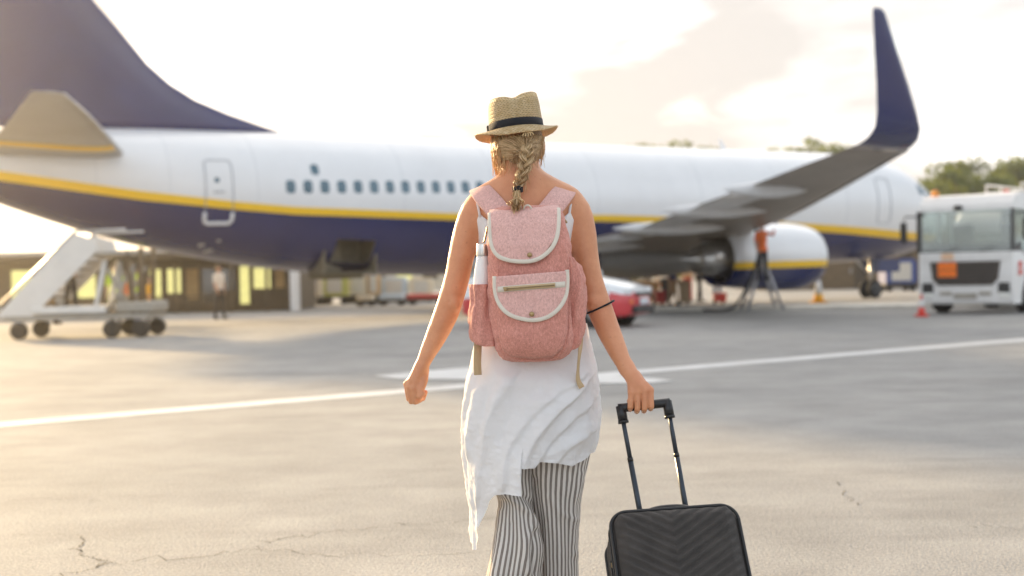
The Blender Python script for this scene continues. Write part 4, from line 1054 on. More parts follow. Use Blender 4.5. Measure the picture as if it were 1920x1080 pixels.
for px, py, y, k, lab in TREES:
    p = at(px, py, y); hgt = p.z; sc = hgt / 10.6
    if px > 1940: continue
    root = empty('tree', (p.x, y, 0), random.random() * 6, label=lab, cat='tree', group='trees behind the apron'); root.scale = (sc * 1.05, sc * 1.05, sc)
    for nm, me in zip(('trunk', 'crown'), TM[k]):
        o = bpy.data.objects.new(nm, me); COL.objects.link(o); o.parent = root
# hedge line far off closes the view under the wing and behind the truck
hv = []; hf = []; rg = np.random.default_rng(5)
for k in range(9000):
    x = rg.uniform(-60, 75); t = 1.6 + .9 * math.sin(x * .31) + .5 * math.sin(x * 1.1); c = np.array([x, 165 + rg.normal(0, 1.0), rg.random() ** .7 * max(t, .6) * 1.8])
    u = rg.normal(0, 1, 3); u /= np.linalg.norm(u); w = np.cross(u, rg.normal(0, 1, 3)); w /= np.linalg.norm(w) + 1e-6; s = rg.uniform(.2, .5)
    b = len(hv); hv += [c - u * s, c + w * s * .6, c + u * s, c - w * s * .6]; hf.append([b, b + 1, b + 2, b + 3])
mobj('hedge', hv, hf, M['leaf'], smooth=False, label='long low hedge far behind the apron', cat='hedge', kind='stuff')
# ------------------------------------------------------------------ the traveller
Y0 = 4.145
def P(px, py, dy=0.0):
    p = at(px, py, Y0 + dy); return np.array((p.x, p.y, p.z))
BASE = np.array((.045, Y0, 0.0))
person = empty('person', tuple(BASE), label='person in straw hat, white draped top and striped trousers walking towards the jet', cat='person')
def wob(name, v, f, m, parent=None, base=BASE, **kw):
    v = np.asarray([tuple(q) for q in v], dtype=float) - base
    return mobj(name, v, f, m, parent or person, **kw)

def skin_mat():
    m, nt, b = new_mat('skin')
    o = nd(nt, 'ShaderNodeTexCoord').outputs['Object']
    n1 = nd(nt, 'ShaderNodeTexNoise', {'Vector': o, 'Scale': 7., 'Detail': 8, 'Roughness': .7}); r1 = nd(nt, 'ShaderNodeMapRange', {0: n1.outputs['Fac'], 1: .3, 2: .7})
    c = nd(nt, 'ShaderNodeMix', {'Factor': r1.outputs[0], 'A': (.54, .225, .105, 1), 'B': (.72, .355, .19, 1)}, data_type='RGBA')
    n2 = nd(nt, 'ShaderNodeTexNoise', {'Vector': o, 'Scale': 60., 'Detail': 3}); r2 = nd(nt, 'ShaderNodeMapRange', {0: n2.outputs['Fac'], 1: .68, 2: .76, 4: .35})
    c2 = nd(nt, 'ShaderNodeMix', {'Factor': r2.outputs[0], 'A': c.outputs['Result'], 'B': (.48, .19, .09, 1)}, data_type='RGBA')
    nt.links.new(c2.outputs['Result'], b.inputs['Base Color'])
    vo = nd(nt, 'ShaderNodeTexVoronoi', {'Vector': o, 'Scale': 55.}); sc_ = nd(nt, 'ShaderNodeSeparateColor', {0: vo.outputs['Color']})
    k1 = nd(nt, 'ShaderNodeMapRange', {0: sc_.outputs[0], 1: .72, 2: .78}); k2 = nd(nt, 'ShaderNodeMapRange', {0: vo.outputs['Distance'], 1: .05, 2: .16, 3: .55, 4: 0}); k3 = nd(nt, 'ShaderNodeMath', {0: k1.outputs[0], 1: k2.outputs[0]}, operation='MULTIPLY')
    c3 = nd(nt, 'ShaderNodeMix', {'Factor': k3.outputs[0], 'A': c2.outputs['Result'], 'B': (.33, .13, .06, 1)}, data_type='RGBA')
    n5 = nd(nt, 'ShaderNodeTexNoise', {'Vector': o, 'Scale': 2.6, 'Detail': 3}); r5 = nd(nt, 'ShaderNodeMapRange', {0: n5.outputs['Fac'], 1: .45, 2: .7, 4: .35})
    c4 = nd(nt, 'ShaderNodeMix', {'Factor': r5.outputs[0], 'A': c3.outputs['Result'], 'B': (.66, .25, .15, 1)}, data_type='RGBA')
    nt.links.new(c4.outputs['Result'], b.inputs['Base Color'])
    b.inputs['Roughness'].default_value = .46; b.inputs['Specular IOR Level'].default_value = .45
    b.inputs['Subsurface Weight'].default_value = .12; b.inputs['Subsurface Radius'].default_value = (.012, .005, .003); b.inputs['Subsurface Scale'].default_value = 1.0
    n3 = nd(nt, 'ShaderNodeTexNoise', {'Vector': o, 'Scale': 160., 'Detail': 6, 'Roughness': .7}); bp = nd(nt, 'ShaderNodeBump', {'Height': n3.outputs['Fac'], 'Strength': .28, 'Distance': .003})
    nt.links.new(bp.outputs[0], b.inputs['Normal']); return m
M['skin'] = skin_mat()
def cloth(name, col, col2, thr=220., trans=.0, rough=.9, bump=.35, mixs=.5, heather=0.0):
    """woven cloth: crossed threads, soft tone change, optional heather flecks and light coming through"""
    m, nt, b = new_mat(name)
    o = nd(nt, 'ShaderNodeTexCoord').outputs['Object']
    n1 = nd(nt, 'ShaderNodeTexNoise', {'Vector': o, 'Scale': 14., 'Detail': 5, 'Roughness': .6})
    c = nd(nt, 'ShaderNodeMix', {'Factor': n1.outputs['Fac'], 'A': (*col, 1), 'B': (*col2, 1)}, data_type='RGBA').outputs['Result']
    if heather:
        mp_ = nd(nt, 'ShaderNodeMapping', {'Vector': o, 'Scale': (1, 1, .55)})
        n2 = nd(nt, 'ShaderNodeTexNoise', {'Vector': mp_.outputs[0], 'Scale': 210., 'Detail': 4, 'Roughness': .8}); r2 = nd(nt, 'ShaderNodeMapRange', {0: n2.outputs['Fac'], 1: .36, 2: .66})
        c = nd(nt, 'ShaderNodeMix', {'Factor': r2.outputs[0], 'A': tuple(x * (1 - .55 * heather) for x in col) + (1,), 'B': c}, data_type='RGBA').outputs['Result']
        r3 = nd(nt, 'ShaderNodeMapRange', {0: n2.outputs['Fac'], 1: .6, 2: .76, 4: .75 * heather})
        c = nd(nt, 'ShaderNodeMix', {'Factor': r3.outputs[0], 'A': c, 'B': (.78, .62, .58, 1)}, data_type='RGBA').outputs['Result']
    nt.links.new(c, b.inputs['Base Color']); b.inputs['Roughness'].default_value = rough; b.inputs['Sheen Weight'].default_value = .15; b.inputs['Specular IOR Level'].default_value = .2
    w1 = nd(nt, 'ShaderNodeTexNoise', {'Vector': o, 'Scale': thr, 'Detail': 4, 'Roughness': .7}); bp = nd(nt, 'ShaderNodeBump', {'Height': w1.outputs['Fac'], 'Strength': bump, 'Distance': .003})
    w2 = nd(nt, 'ShaderNodeTexNoise', {'Vector': o, 'Scale': 26., 'Detail': 6, 'Roughness': .6, 'Distortion': 1.2}); bp2 = nd(nt, 'ShaderNodeBump', {'Height': w2.outputs['Fac'], 'Strength': .3, 'Distance': .012, 'Normal': bp.outputs[0]})
    nt.links.new(bp2.outputs[0], b.inputs['Normal'])
    if trans:
        t = nd(nt, 'ShaderNodeBsdfTranslucent', {'Color': (*col2, 1), 'Normal': bp2.outputs[0]}); mx_ = nd(nt, 'ShaderNodeMixShader', {0: trans, 1: b.outputs[0], 2: t.outputs[0]})
        nt.links.new(mx_.outputs[0], nt.nodes['Material Output'].inputs[0])
    return m
M['linen'] = cloth('white_linen', (.86, .855, .86), (.90, .895, .90), 300, trans=.16, bump=.25)
M['pink'] = cloth('pink_canvas_sheen', (.80, .46, .41), (.86, .57, .52), 260, heather=.5, bump=.5)  # pink of flaps and straps, lightened to carry the sheen in the colour
M['pinkd'] = cloth('rose_canvas', (.71, .30, .24), (.78, .39, .32), 260, heather=.55, bump=.5)
M['tape'] = cloth('cream_binding', (.66, .60, .50), (.74, .69, .60), 400, bump=.4)
M['webbing'] = cloth('tan_webbing', (.50, .36, .20), (.58, .43, .26), 420, bump=.5)
M['brass'] = mat('aged_brass', (.36, .26, .13), rough=.42, metal=.9, var=.2, scale=40)
M['blackband'] = cloth('black_ribbon', (.012, .013, .017), (.02, .021, .026), 500, bump=.3)

S = SDF((-.375, Y0 - .30, -.01), (.485, Y0 + .26, 1.74), .0036)
# torso
S.ell(P(984, 445, .01), (.150, .102, .20), .05); S.ell(P(985, 400, -.005), (.135, .088, .10), .05)
S.ell(P(988, 575, .005), (.128, .092, .17), .06); S.ell(P(992, 690, 0), (.168, .125, .15), .06)
S.cone(P(910, 386, .0), P(1062, 386, .0), .050, .050, .05)
for sx in (945, 1027): S.ell(P(sx, 420, -.055), (.055, .035, .085), .04)
for s, px in ((-1, 915), (1, 1060)): S.cone(P(978, 335, .0), P(px, 372, -.01), .045, .034, .045)
S.cone(P(979, 375, .0), P(974, 305, .02), .062, .053, .03)
S.cone(P(985, 352, -.035), P(985, 395, -.05), .03, .03, .04)
torso_vol = S.vol.copy()
# head and face (she looks ahead, away from us)
HC = P(970, 262, .035)
S.ell(HC, (.075, .096, .115), .03); S.ell(HC + (0, .035, -.055), (.056, .06, .07), .03); S.cone(HC + (0, .088, .0), HC + (0, .108, -.035), .010, .016, .018)
S.ell(HC + (0, .088, -.078), (.026, .012, .009), .01); S.ell(HC + (0, .08, -.105), (.028, .022, .02), .02)
for s in (-1, 1):
    S.ell(HC + (s * .031, .092, .002), (.017, .012, .011), .012, sub=True); S.ell(HC + (s * .078, .005, -.015), (.010, .022, .032), .01); S.ell(HC + (s * .033, .088, .018), (.022, .012, .008), .012)
# arms: measured centre line and thickness of each side
armL = [(897, 396, .0), (888, 405, -.005), (874, 440, -.01), (865, 480, -.015), (857, 520, -.015), (847, 556, -.015), (838, 584, -.015), (826, 612, -.02), (813, 640, -.025), (803, 660, -.03), (790, 688, -.035)]
radL = [.047, .0475, .0425, .0405, .0395, .0395, .0395, .0365, .0315, .0265, .0205]
S.chain([P(*q) for q in armL], radL, .03, smooth=26)
S.ell(P(853, 570, -.048), (.016, .012, .018), .02); S.ell(P(850, 577, -.066), (.006, .006, .004), .008, sub=True); S.ell(P(842, 566, -.062), (.004, .006, .006), .008, sub=True)
armR = [(1072, 396, .0), (1083, 404, -.005), (1093, 440, -.015), (1098, 480, -.025), (1106, 520, -.035), (1115, 550, -.045), (1126, 582, -.06), (1137, 610, -.085), (1150, 640, -.11), (1163, 668, -.135), (1175, 690, -.15)]
radR = [.047, .0475, .0425, .0405, .039, .0385, .0395, .037, .033, .0275, .0235]
S.chain([P(*q) for q in armR], radR, .03, smooth=26)
S.ell(P(1112, 566, -.08), (.016, .012, .018), .02); S.ell(P(1104, 570, -.088), (.005, .006, .004), .008, sub=True); S.ell(P(1113, 575, -.099), (.006, .005, .004), .008, sub=True)
# left hand, loosely closed
MC = [(762, 720, -.038), (767, 725, -.048), (774, 728, -.054), (782, 728, -.050)]
PI_ = [(767, 748, -.030), (771, 753, -.040), (778, 754, -.050), (785, 750, -.046)]
S.chain([P(790, 688, -.035), P(784, 700, -.038), P(776, 714, -.042)], [.0205, .0225, .020], .012)
for (a, b) in zip(MC, PI_):
    A, B = P(*a), P(*b); W = P(789, 695, -.038) * .55 + A * .45
    S.cone(W, A, .0125, .0104, .005)
    D = B + (.012, .026, .002); T = B + (.020, .030, .022)
    S.chain([A, B, D, T], [.0098, .0088, .0082, .0074], .002)
S.chain([P(797, 696, -.03), P(795, 714, -.045), P(789, 733, -.055)], [.0125, .0125, .0105], .008); S.chain([P(789, 733, -.055), P(786, 744, -.062), P(794, 738, -.06)], [.0100, .0092, .0075], .004)
# right hand round the suitcase handle
DH = -.165
BARL, BARR = P(1164, 765, DH), P(1251, 755, DH)
MCR = [(1184, 737, -.022), (1196, 735, -.024), (1208, 732, -.024), (1219.5, 731, -.020)]
PIR = [(1182, 763, -.026), (1195, 767, -.028), (1208.5, 766, -.028), (1221, 762, -.026)]
S.chain([P(1175, 690, -.15), P(1186, 706, -.165), P(1197, 722, -.18)], [.0235, .0245, .020], .012)
for j, (a, b) in enumerate(zip(MCR, PIR)):
    A = P(a[0], a[1], DH + a[2]); B = P(b[0], b[1], DH + b[2]); W = P(1184, 702, -.163) * .6 + A * .4
    S.cone(W, A, .0135, .0115, .008)
    D = B + (.0008, .028, -.010); T = D + (.0005, .022, .024)
    S.chain([A, B, D, T], [.0102, .0093, .0086, .0077], .002)
S.chain([P(1193, 702, -.14), P(1208, 722, -.128), P(1217, 742, -.125), P(1214, 757, -.128)], [.0135, .0125, .0105, .0085], .008)
# legs and feet inside the trousers
KR, KL = (1045, 950, .02), (972, 950, -.02)
S.chain([P(1035, 740, 0), P(*KR), P(1045, 1150, .02)], [.072, .050, .036], .03); S.chain([P(955, 740, 0.01), P(*KL), P(958, 1140, -.11)], [.068, .036, .034], .03)
f0 = P(1045, 1150, .02); S.chain([f0, (f0[0], f0[1] + .01, .05), (f0[0], f0[1] + .15, .028)], [.036, .036, .026], .02)
f0 = P(958, 1140, -.11); S.chain([f0, (f0[0], f0[1] + .02, .09), (f0[0], f0[1] + .14, .028)], [.036, .034, .026], .02)
v, f = S.mesh()
v = v + (fbm(v * 45, 3) * .0009)[:, None]
body = wob('body', v, f, M['skin'])
M['eye'] = mat('eye', (.7, .68, .65), rough=.2); M['lip'] = mat('lip', (.45, .14, .12), rough=.5)
for s in (-1, 1):
    vv, ff = lathe_vf([(0.0005, -.011), (.008, -.008), (.011, 0), (.008, .008), (.0005, .011)], 'Y', 14); wob('eye', np.array(vv) + HC + (s * .031, .078, .002), ff, M['eye'])
# camisole: a thin skin over the torso
S2 = SDF((-.375, Y0 - .30, -.01), (.485, Y0 + .26, 1.74), .0036)
X = (S2.lo[0] + np.arange(S2.n[0]) * S2.res)[:, None, None]; Yg = (S2.lo[1] + np.arange(S2.n[1]) * S2.res)[None, :, None]; Z = (S2.lo[2] + np.arange(S2.n[2]) * S2.res)[None, None, :]
zt_ = P(985, 400)[2]; xl_, xr_ = P(900, 400)[0], P(1067, 400)[0]; xm_ = (xl_ + xr_) / 2
u_ = np.minimum(np.abs(X - xl_), np.abs(X - xr_)); inn = (X > xl_) & (X < xr_)
topz = zt_ - np.where(inn, u_ * .9, u_ * 2.2) - np.where(Yg > Y0, .01, 0)
S2.vol = np.maximum.reduce([torso_vol - .008, np.broadcast_to((Z - topz) * .6, S2.n), np.broadcast_to(P(985, 690)[2] - Z, S2.n)]).astype(np.float32)
v, f = S2.mesh(); wob('camisole', v, f, M['linen'])
def ribbon(pts, width, thick, wdir, n=24, mat_=None, name='strap', parent=None, base=BASE, taper=None):
    """flat band along a path; wdir gives the width direction at each control point"""
    Q = spline(pts, n); Wd = spline(wdir, n) if np.ndim(wdir) > 1 else np.tile(np.asarray(wdir, float), (n, 1))
    rings = []
    for i in range(n):
        t = Q[min(i + 1, n - 1)] - Q[max(i - 1, 0)]; t = t / np.linalg.norm(t)
        w = Wd[i] - t * (Wd[i] @ t); w /= np.linalg.norm(w); nn = np.cross(t, w)
        hw_ = (width if not hasattr(width, '__len__') else np.interp(i / (n - 1), np.linspace(0, 1, len(width)), width)) / 2; th = thick / 2
        rings.append([Q[i] + w * a * hw_ + nn * b * th for a, b in ((-1, -.4), (-.93, -1), (0, -1.1), (.93, -1), (1, -.4), (1, .4), (.93, 1), (0, 1.1), (-.93, 1), (-1, .4))])
    vv, ff = ring_loft(rings); o = wob(name, vv, ff, mat_, parent, base); recalc(o.data); return o
ribbon([P(900, 407, -.075), P(897, 390, -.068), P(893, 372, -.045), P(893, 362, -.0), P(897, 380, .06), P(905, 420, .10)], .0075, .003, (1, 0, 0), 24, M['linen'], 'camisole_strap')
ribbon([P(1067, 407, -.075), P(1069, 390, -.068), P(1072, 372, -.045), P(1071, 362, -.0), P(1068, 380, .06), P(1060, 420, .10)], .0075, .003, (1, 0, 0), 24, M['linen'], 'camisole_strap')

# draped white over-shirt with an uneven hem
EDG = np.array([(600, 899, 1098), (620, 895, 1103), (640, 891, 1107), (680, 882, 1117), (720, 874, 1122), (780, 867, 1124), (830, 866, 1118), (860, 869, 1108), (900, 877, 1100), (950, 883, 1098), (1040, 886, 1098)])
HEM = [(-180, 905), (-140, 930), (-115, 975), (-95, 1015), (-82, 1030), (-68, 1031), (-58, 1008), (-45, 962), (-36, 938), (-29, 927), (-18, 924), (-4.2, 926), (-3.6, 876), (6, 878), (9, 866), (25, 868), (42, 874), (58, 866), (72, 852), (90, 846), (110, 850), (140, 870), (180, 905)]
AL = np.unique(np.concatenate([np.linspace(-180, 180, 241), [-4.2, -3.9, -3.6, 6, 9]]))[:-1]
hemv = np.interp(AL, [h[0] for h in HEM], [h[1] for h in HEM])
NT = 110; tt = np.linspace(0, 1, NT)
FOLDS = [([(984, 930), (985, 895), (988, 862), (1005, 822), (1038, 778), (1078, 736)], .030, 14, 1), ([(1008, 868), (1030, 832), (1066, 792), (1092, 770)], .014, 12, 1), ([(950, 905), (955, 850), (985, 795), (1035, 742), (1075, 715)], .010, 12, 1), ([(905, 930), (912, 850), (925, 780), (960, 720)], .010, 12, 1), ([(1040, 872), (1062, 842), (1100, 815)], .009, 8, 1),
         ([(930, 924), (925, 860), (929, 790), (948, 716)], .013, 15, 0), ([(904, 990), (899, 900), (890, 820), (896, 735)], .012, 11, 0), ([(956, 925), (960, 870), (975, 810), (1010, 750)], .007, 14, 0), ([(1060, 872), (1075, 830), (1100, 800)], .008, 13, 0),
         ([(915, 1005), (922, 950), (914, 890)], .009, 9, 0), ([(884, 850), (878, 780), (884, 710)], .008, 10, 0), ([(935, 700), (1000, 712), (1080, 702)], .004, 10, 0), ([(1106, 820), (1096, 760), (1100, 700)], .007, 12, 0), ([(1035, 745), (1005, 752), (985, 760)], .005, 8, 0), ([(1020, 858), (1052, 838), (1085, 822)], .006, 9, 0)]
def fold_disp(X, Yp):
    d = np.zeros_like(X)
    for poly, amp, wid, sharp in FOLDS:
        Q = spline(poly, 40); best = np.full(X.shape, 1e9); sg = np.zeros_like(X)
        for i in range(len(Q) - 1):
            a, b = Q[i], Q[i + 1]; ab = b - a; L2 = ab @ ab + 1e-9; t = np.clip(((X - a[0]) * ab[0] + (Yp - a[1]) * ab[1]) / L2, 0, 1)
            ex, ey = X - a[0] - t * ab[0], Yp - a[1] - t * ab[1]; q = np.hypot(ex, ey); m_ = q < best
            best = np.where(m_, q, best); sg = np.where(m_, np.sign(ab[0] * ey - ab[1] * ex), sg)
        w_ = np.where(sg > 0, wid * (.28 if sharp else 1), wid * (2.2 if sharp else 1)); d += amp * np.exp(-(best / w_) ** 2)
    return d
rows = []
kn = np.minimum(hemv, 846)[None, :]; t_ = tt[:, None]; pyg = np.where(t_ < .7, 606 + (kn - 606) * t_ / .7, kn + (hemv[None, :] - kn) * np.clip((t_ - .7) / .3, 0, 1))
xl_g = np.interp(pyg, EDG[:, 0], EDG[:, 1]); xr_g = np.interp(pyg, EDG[:, 0], EDG[:, 2])
sa = np.sin(R(1) * AL)[None, :]; ca = np.cos(R(1) * AL)[None, :]
midp, hlf = (xl_g + xr_g) / 2, (xr_g - xl_g) / 2
pxg = midp + hlf * np.sign(sa) * np.abs(sa) ** .92
hd = np.interp(pyg, [606, 650, 720, 800, 900, 1030], [.115, .135, .165, .165, .15, .135])
dyg = -hd * np.sign(ca) * np.abs(ca) ** .85
back = np.clip((ca + .25) / .5, 0, 1)
fd = fold_disp(pxg, pyg) * back
fd += np.where(AL[None, :] < -3.8, .014 * np.clip((AL[None, :] + 26) / 16, 0, 1) * np.clip((pyg - 835) / 50, 0, 1), 0)
grow = np.clip((pyg - 640) / 160, 0, 1)
fd += grow * .006 * np.sin(R(1) * AL[None, :] * 9 + pyg / 60) * (1 - back) + grow * .0035 * np.sin(R(1) * AL[None, :] * 17 + pyg / 33.)
pts = np.array([[P(pxg[i, j], pyg[i, j], dyg[i, j]) for j in range(len(AL))] for i in range(NT)])
wr = fbm(pts.reshape(-1, 3) * np.array([26, 26, 14]), 4).reshape(NT, -1) * .0075 + (np.abs(fbm(pts.reshape(-1, 3) * np.array([40, 40, 60]) + 9, 3)).reshape(NT, -1) * .006)
nrm = np.stack([np.broadcast_to(sa, pxg.shape), -np.broadcast_to(ca, pxg.shape), np.zeros_like(pxg)], -1)
pts = pts + nrm * (fd + wr * (0.4 + .6 * grow))[..., None]
v, f = ring_loft(pts, cap=False)
dr = wob('draped_shirt', v, f, M['linen'])

# striped trousers
def stripe_mat():
    m, nt, b = new_mat('striped_cotton')
    uv = nd(nt, 'ShaderNodeUVMap'); o = nd(nt, 'ShaderNodeTexCoord').outputs['Object']; sx = nd(nt, 'ShaderNodeSeparateXYZ', {0: uv.outputs[0]})
    nz = nd(nt, 'ShaderNodeTexNoise', {'Vector': o, 'Scale': 7., 'Detail': 3}); ad = nd(nt, 'ShaderNodeMath', {0: nz.outputs['Fac'], 1: .55}, operation='MULTIPLY'); ad2 = nd(nt, 'ShaderNodeMath', {0: sx.outputs[0], 1: ad.outputs[0]}, operation='ADD')
    fr = nd(nt, 'ShaderNodeMath', {0: ad2.outputs[0]}, operation='FRACT'); pp = nd(nt, 'ShaderNodeMath', {0: fr.outputs[0], 1: .5}, operation='SUBTRACT'); ab = nd(nt, 'ShaderNodeMath', {0: pp.outputs[0]}, operation='ABSOLUTE')
    mr = nd(nt, 'ShaderNodeMapRange', {0: ab.outputs[0], 1: .21, 2: .25})
    pin = nd(nt, 'ShaderNodeMapRange', {0: ab.outputs[0], 1: .035, 2: .05, 3: .35, 4: 0})
    n1 = nd(nt, 'ShaderNodeTexNoise', {'Vector': o, 'Scale': 180., 'Detail': 3}); v_ = nd(nt, 'ShaderNodeMix', {'Factor': n1.outputs['Fac'], 'A': (.165, .14, .125, 1), 'B': (.29, .25, .22, 1)}, data_type='RGBA')
    v2 = nd(nt, 'ShaderNodeMix', {'Factor': pin.outputs[0], 'A': v_.outputs['Result'], 'B': (.5, .46, .42, 1)}, data_type='RGBA')
    c = nd(nt, 'ShaderNodeMix', {'Factor': mr.outputs[0], 'A': v2.outputs['Result'], 'B': (.76, .72, .67, 1)}, data_type='RGBA')
    nt.links.new(c.outputs['Result'], b.inputs['Base Color']); b.inputs['Roughness'].default_value = .9; b.inputs['Specular IOR Level'].default_value = .15
    n2 = nd(nt, 'ShaderNodeTexNoise', {'Vector': o, 'Scale': 300., 'Detail': 3}); bp = nd(nt, 'ShaderNodeBump', {'Height': n2.outputs['Fac'], 'Strength': .3, 'Distance': .002}); nt.links.new(bp.outputs[0], b.inputs['Normal'])
    t = nd(nt, 'ShaderNodeBsdfTranslucent', {'Color': c.outputs['Result']}); mx_ = nd(nt, 'ShaderNodeMixShader', {0: .15, 1: b.outputs[0], 2: t.outputs[0]}); nt.links.new(mx_.outputs[0], nt.nodes['Material Output'].inputs[0])
    return m
M['stripe'] = stripe_mat()
def leg(rows, folds, count, phase, name):
    rw = spline(rows, 120); n = 96; rings = []; uvs = []
    al = np.linspace(-math.pi, math.pi, n + 1)
    for (py, xl, xr, dy, dp) in rw:
        c_, h_ = (xl + xr) / 2, (xr - xl) / 2
        px = c_ + h_ * np.sin(al); py_ = np.full_like(px, py)
        d = np.zeros_like(px)
        for poly, amp, wid in folds:
            Q = spline(poly, 24); dist = np.min(np.hypot(px[:, None] - Q[None, :, 0], py_[:, None] - Q[None, :, 1]), 1); d += amp * np.exp(-(dist / wid) ** 2) * np.clip(np.cos(al) + .3, 0, 1)
        pr = np.array([P(a, b, dy - dp * math.cos(g)) for a, b, g in zip(px, py_, al)])
        nn = np.stack([np.sin(al), -np.cos(al), np.zeros_like(al)], 1)
        ws = fbm(pr * np.array([20, 20, 9]) + phase, 3) * .010
        ws[-1] = ws[0]
        rings.append(pr + nn * (d + ws)[:, None]); uvs.append(np.stack([np.linspace(0, count, n + 1) + phase, np.full(n + 1, py / 100)], 1))
    v, f = ring_loft(rings, closed=False, cap=False)
    o = wob(name, v, f, M['stripe'], uv=np.concatenate(uvs))
    return o
leg([(700, 985, 1112, 0, .12), (780, 988, 1112, 0, .12), (850, 987, 1106, .0, .105), (900, 989, 1096, .0, .09), (950, 996, 1088, .01, .085), (1000, 1002, 1086, .015, .08), (1080, 1006, 1084, .02, .08), (1140, 1003, 1088, .02, .085), (1196, 1000, 1092, .02, .09)],
    [([(1090, 890), (1075, 960), (1078, 1040)], .008, 7), ([(1000, 900), (1012, 980), (1008, 1060)], -.008, 8), ([(1060, 900), (1045, 1000), (1050, 1090)], .006, 9), ([(1030, 930), (1050, 960), (1080, 975)], .005, 6)], 34, .2, 'trouser_leg')
leg([(700, 885, 1000, 0, .12), (780, 885, 1003, 0, .12), (860, 905, 1003, 0, .10), (905, 918, 1000, -.01, .085), (945, 934, 1001, -.025, .075), (985, 930, 1010, -.04, .08), (1030, 922, 1018, -.055, .085), (1080, 912, 1016, -.07, .09), (1140, 906, 1008, -.09, .09), (1190, 900, 1010, -.11, .09)],
    [([(945, 925), (985, 955), (1003, 985)], .016, 7), ([(955, 920), (992, 940), (1000, 960)], -.010, 5), ([(1000, 990), (985, 1020), (990, 1070)], .010, 8), ([(940, 960), (935, 1020), (925, 1080)], .010, 8), ([(960, 985), (962, 1040), (950, 1090)], -.008, 8), ([(1003, 985), (998, 1030), (1003, 1075)], -.010, 5)], 34, 3.4, 'trouser_leg')
M['sandal'] = mat('sandal_leather', (.30, .18, .09), rough=.6)
for px, dy in ((1045, .02), (958, -.11)):
    q = P(px, 1150, dy); mb = MB(); mb.box((0, .06, .0), (.09, .26, .018), bev=.008); mb.tube([(-.045, .1, .005), (-.03, .1, .05), (0, .1, .058), (.03, .1, .05), (.045, .1, .005)], .007, 6)
    o = mb.build('sandal', M['sandal'], person, smooth=True); o.location = tuple(np.array((q[0], q[1], .010)) - BASE)
# elastic band on the right forearm
c0, c1 = P(1101, 587, -.058), P(1150, 564, -.056); ctr = (c0 + c1) / 2; hwv = (c1 - c0) / 2
pts = [ctr + hwv * math.cos(g) * 1.03 + np.array((0, 1, 0)) * math.sin(g) * .0425 for g in np.linspace(0, 2 * math.pi, 33)]
mb = MB(); mb.tube(pts, .0032, 8); o = wob('arm_band', mb.v, mb.f, M['blackband'])

# ------------------------------------------------------------------ hair
def hair_mat():
    m, nt, b = new_mat('blonde_hair')
    g = nd(nt, 'ShaderNodeNewGeometry'); r = nd(nt, 'ShaderNodeValToRGB', {0: g.outputs['Random Per Island']})
    e = r.color_ramp.elements; e[0].position = 0; e[0].color = (.24, .14, .06, 1); e[1].position = 1; e[1].color = (.88, .70, .43, 1); q = e.new(.5); q.color = (.60, .42, .21, 1)
    nt.links.new(r.outputs[0], b.inputs['Base Color']); b.inputs['Roughness'].default_value = .38; b.inputs['Specular IOR Level'].default_value = .6
    t = nd(nt, 'ShaderNodeBsdfTranslucent', {'Color': (.90, .60, .22, 1)}); mx_ = nd(nt, 'ShaderNodeMixShader', {0: .35, 1: b.outputs[0], 2: t.outputs[0]}); nt.links.new(mx_.outputs[0], nt.nodes['Material Output'].inputs[0])
    return m
M['hair'] = hair_mat(); M['hairbase'] = mat('hair_base', (.26, .16, .07), rough=.6, var=.3, scale=30)
rg = np.random.default_rng(17)
SH = SDF(HC - .16, HC + .16, .004)
SH.ell(HC + (.002, -.002, -.002), (.079, .094, .100), .02); SH.ell(HC + (.012, -.050, -.055), (.045, .046, .050), .03); SH.ell(HC + (0, .075, -.045), (.075, .055, .095), .02, sub=True)
v, f = SH.mesh(); wob('hair_cap', v, f, M['hairbase'])
ROOT = P(987, 284, -.098)
strands = MB()
for k in range(1300):
    a = rg.uniform(-2.0, 2.0); e = rg.uniform(-.35, .02)         # azimuth from the back of the head, elevation
    a = a if rg.random() < .8 else rg.uniform(-1.2, 1.2)
    def on_head(a, e, off=.0): return HC + np.array((.002, -.004, .006)) + np.array((math.sin(a) * math.cos(e) * (.083 + off), -math.cos(a) * math.cos(e) * (.104 + off), math.sin(e) * (.12 + off)))
    drop = rg.uniform(-.75, -.15) - .25 * abs(a) / 2
    end = ROOT + rg.normal(0, .006, 3) + (0, .004, 0)
    m1 = on_head(a * .72, e * .3 + drop * .5, .002); m2 = on_head(a * .38, drop * .8 + .1, .004)
    p0 = on_head(a, e, .0015)
    Q = spline([p0, m1, m2, end], 9); strands.tube(Q, np.array([.0011, .0013, .0013, .0013, .0013, .0013, .0012, .0011, .0009]) * rg.uniform(.7, 1.3), 4)
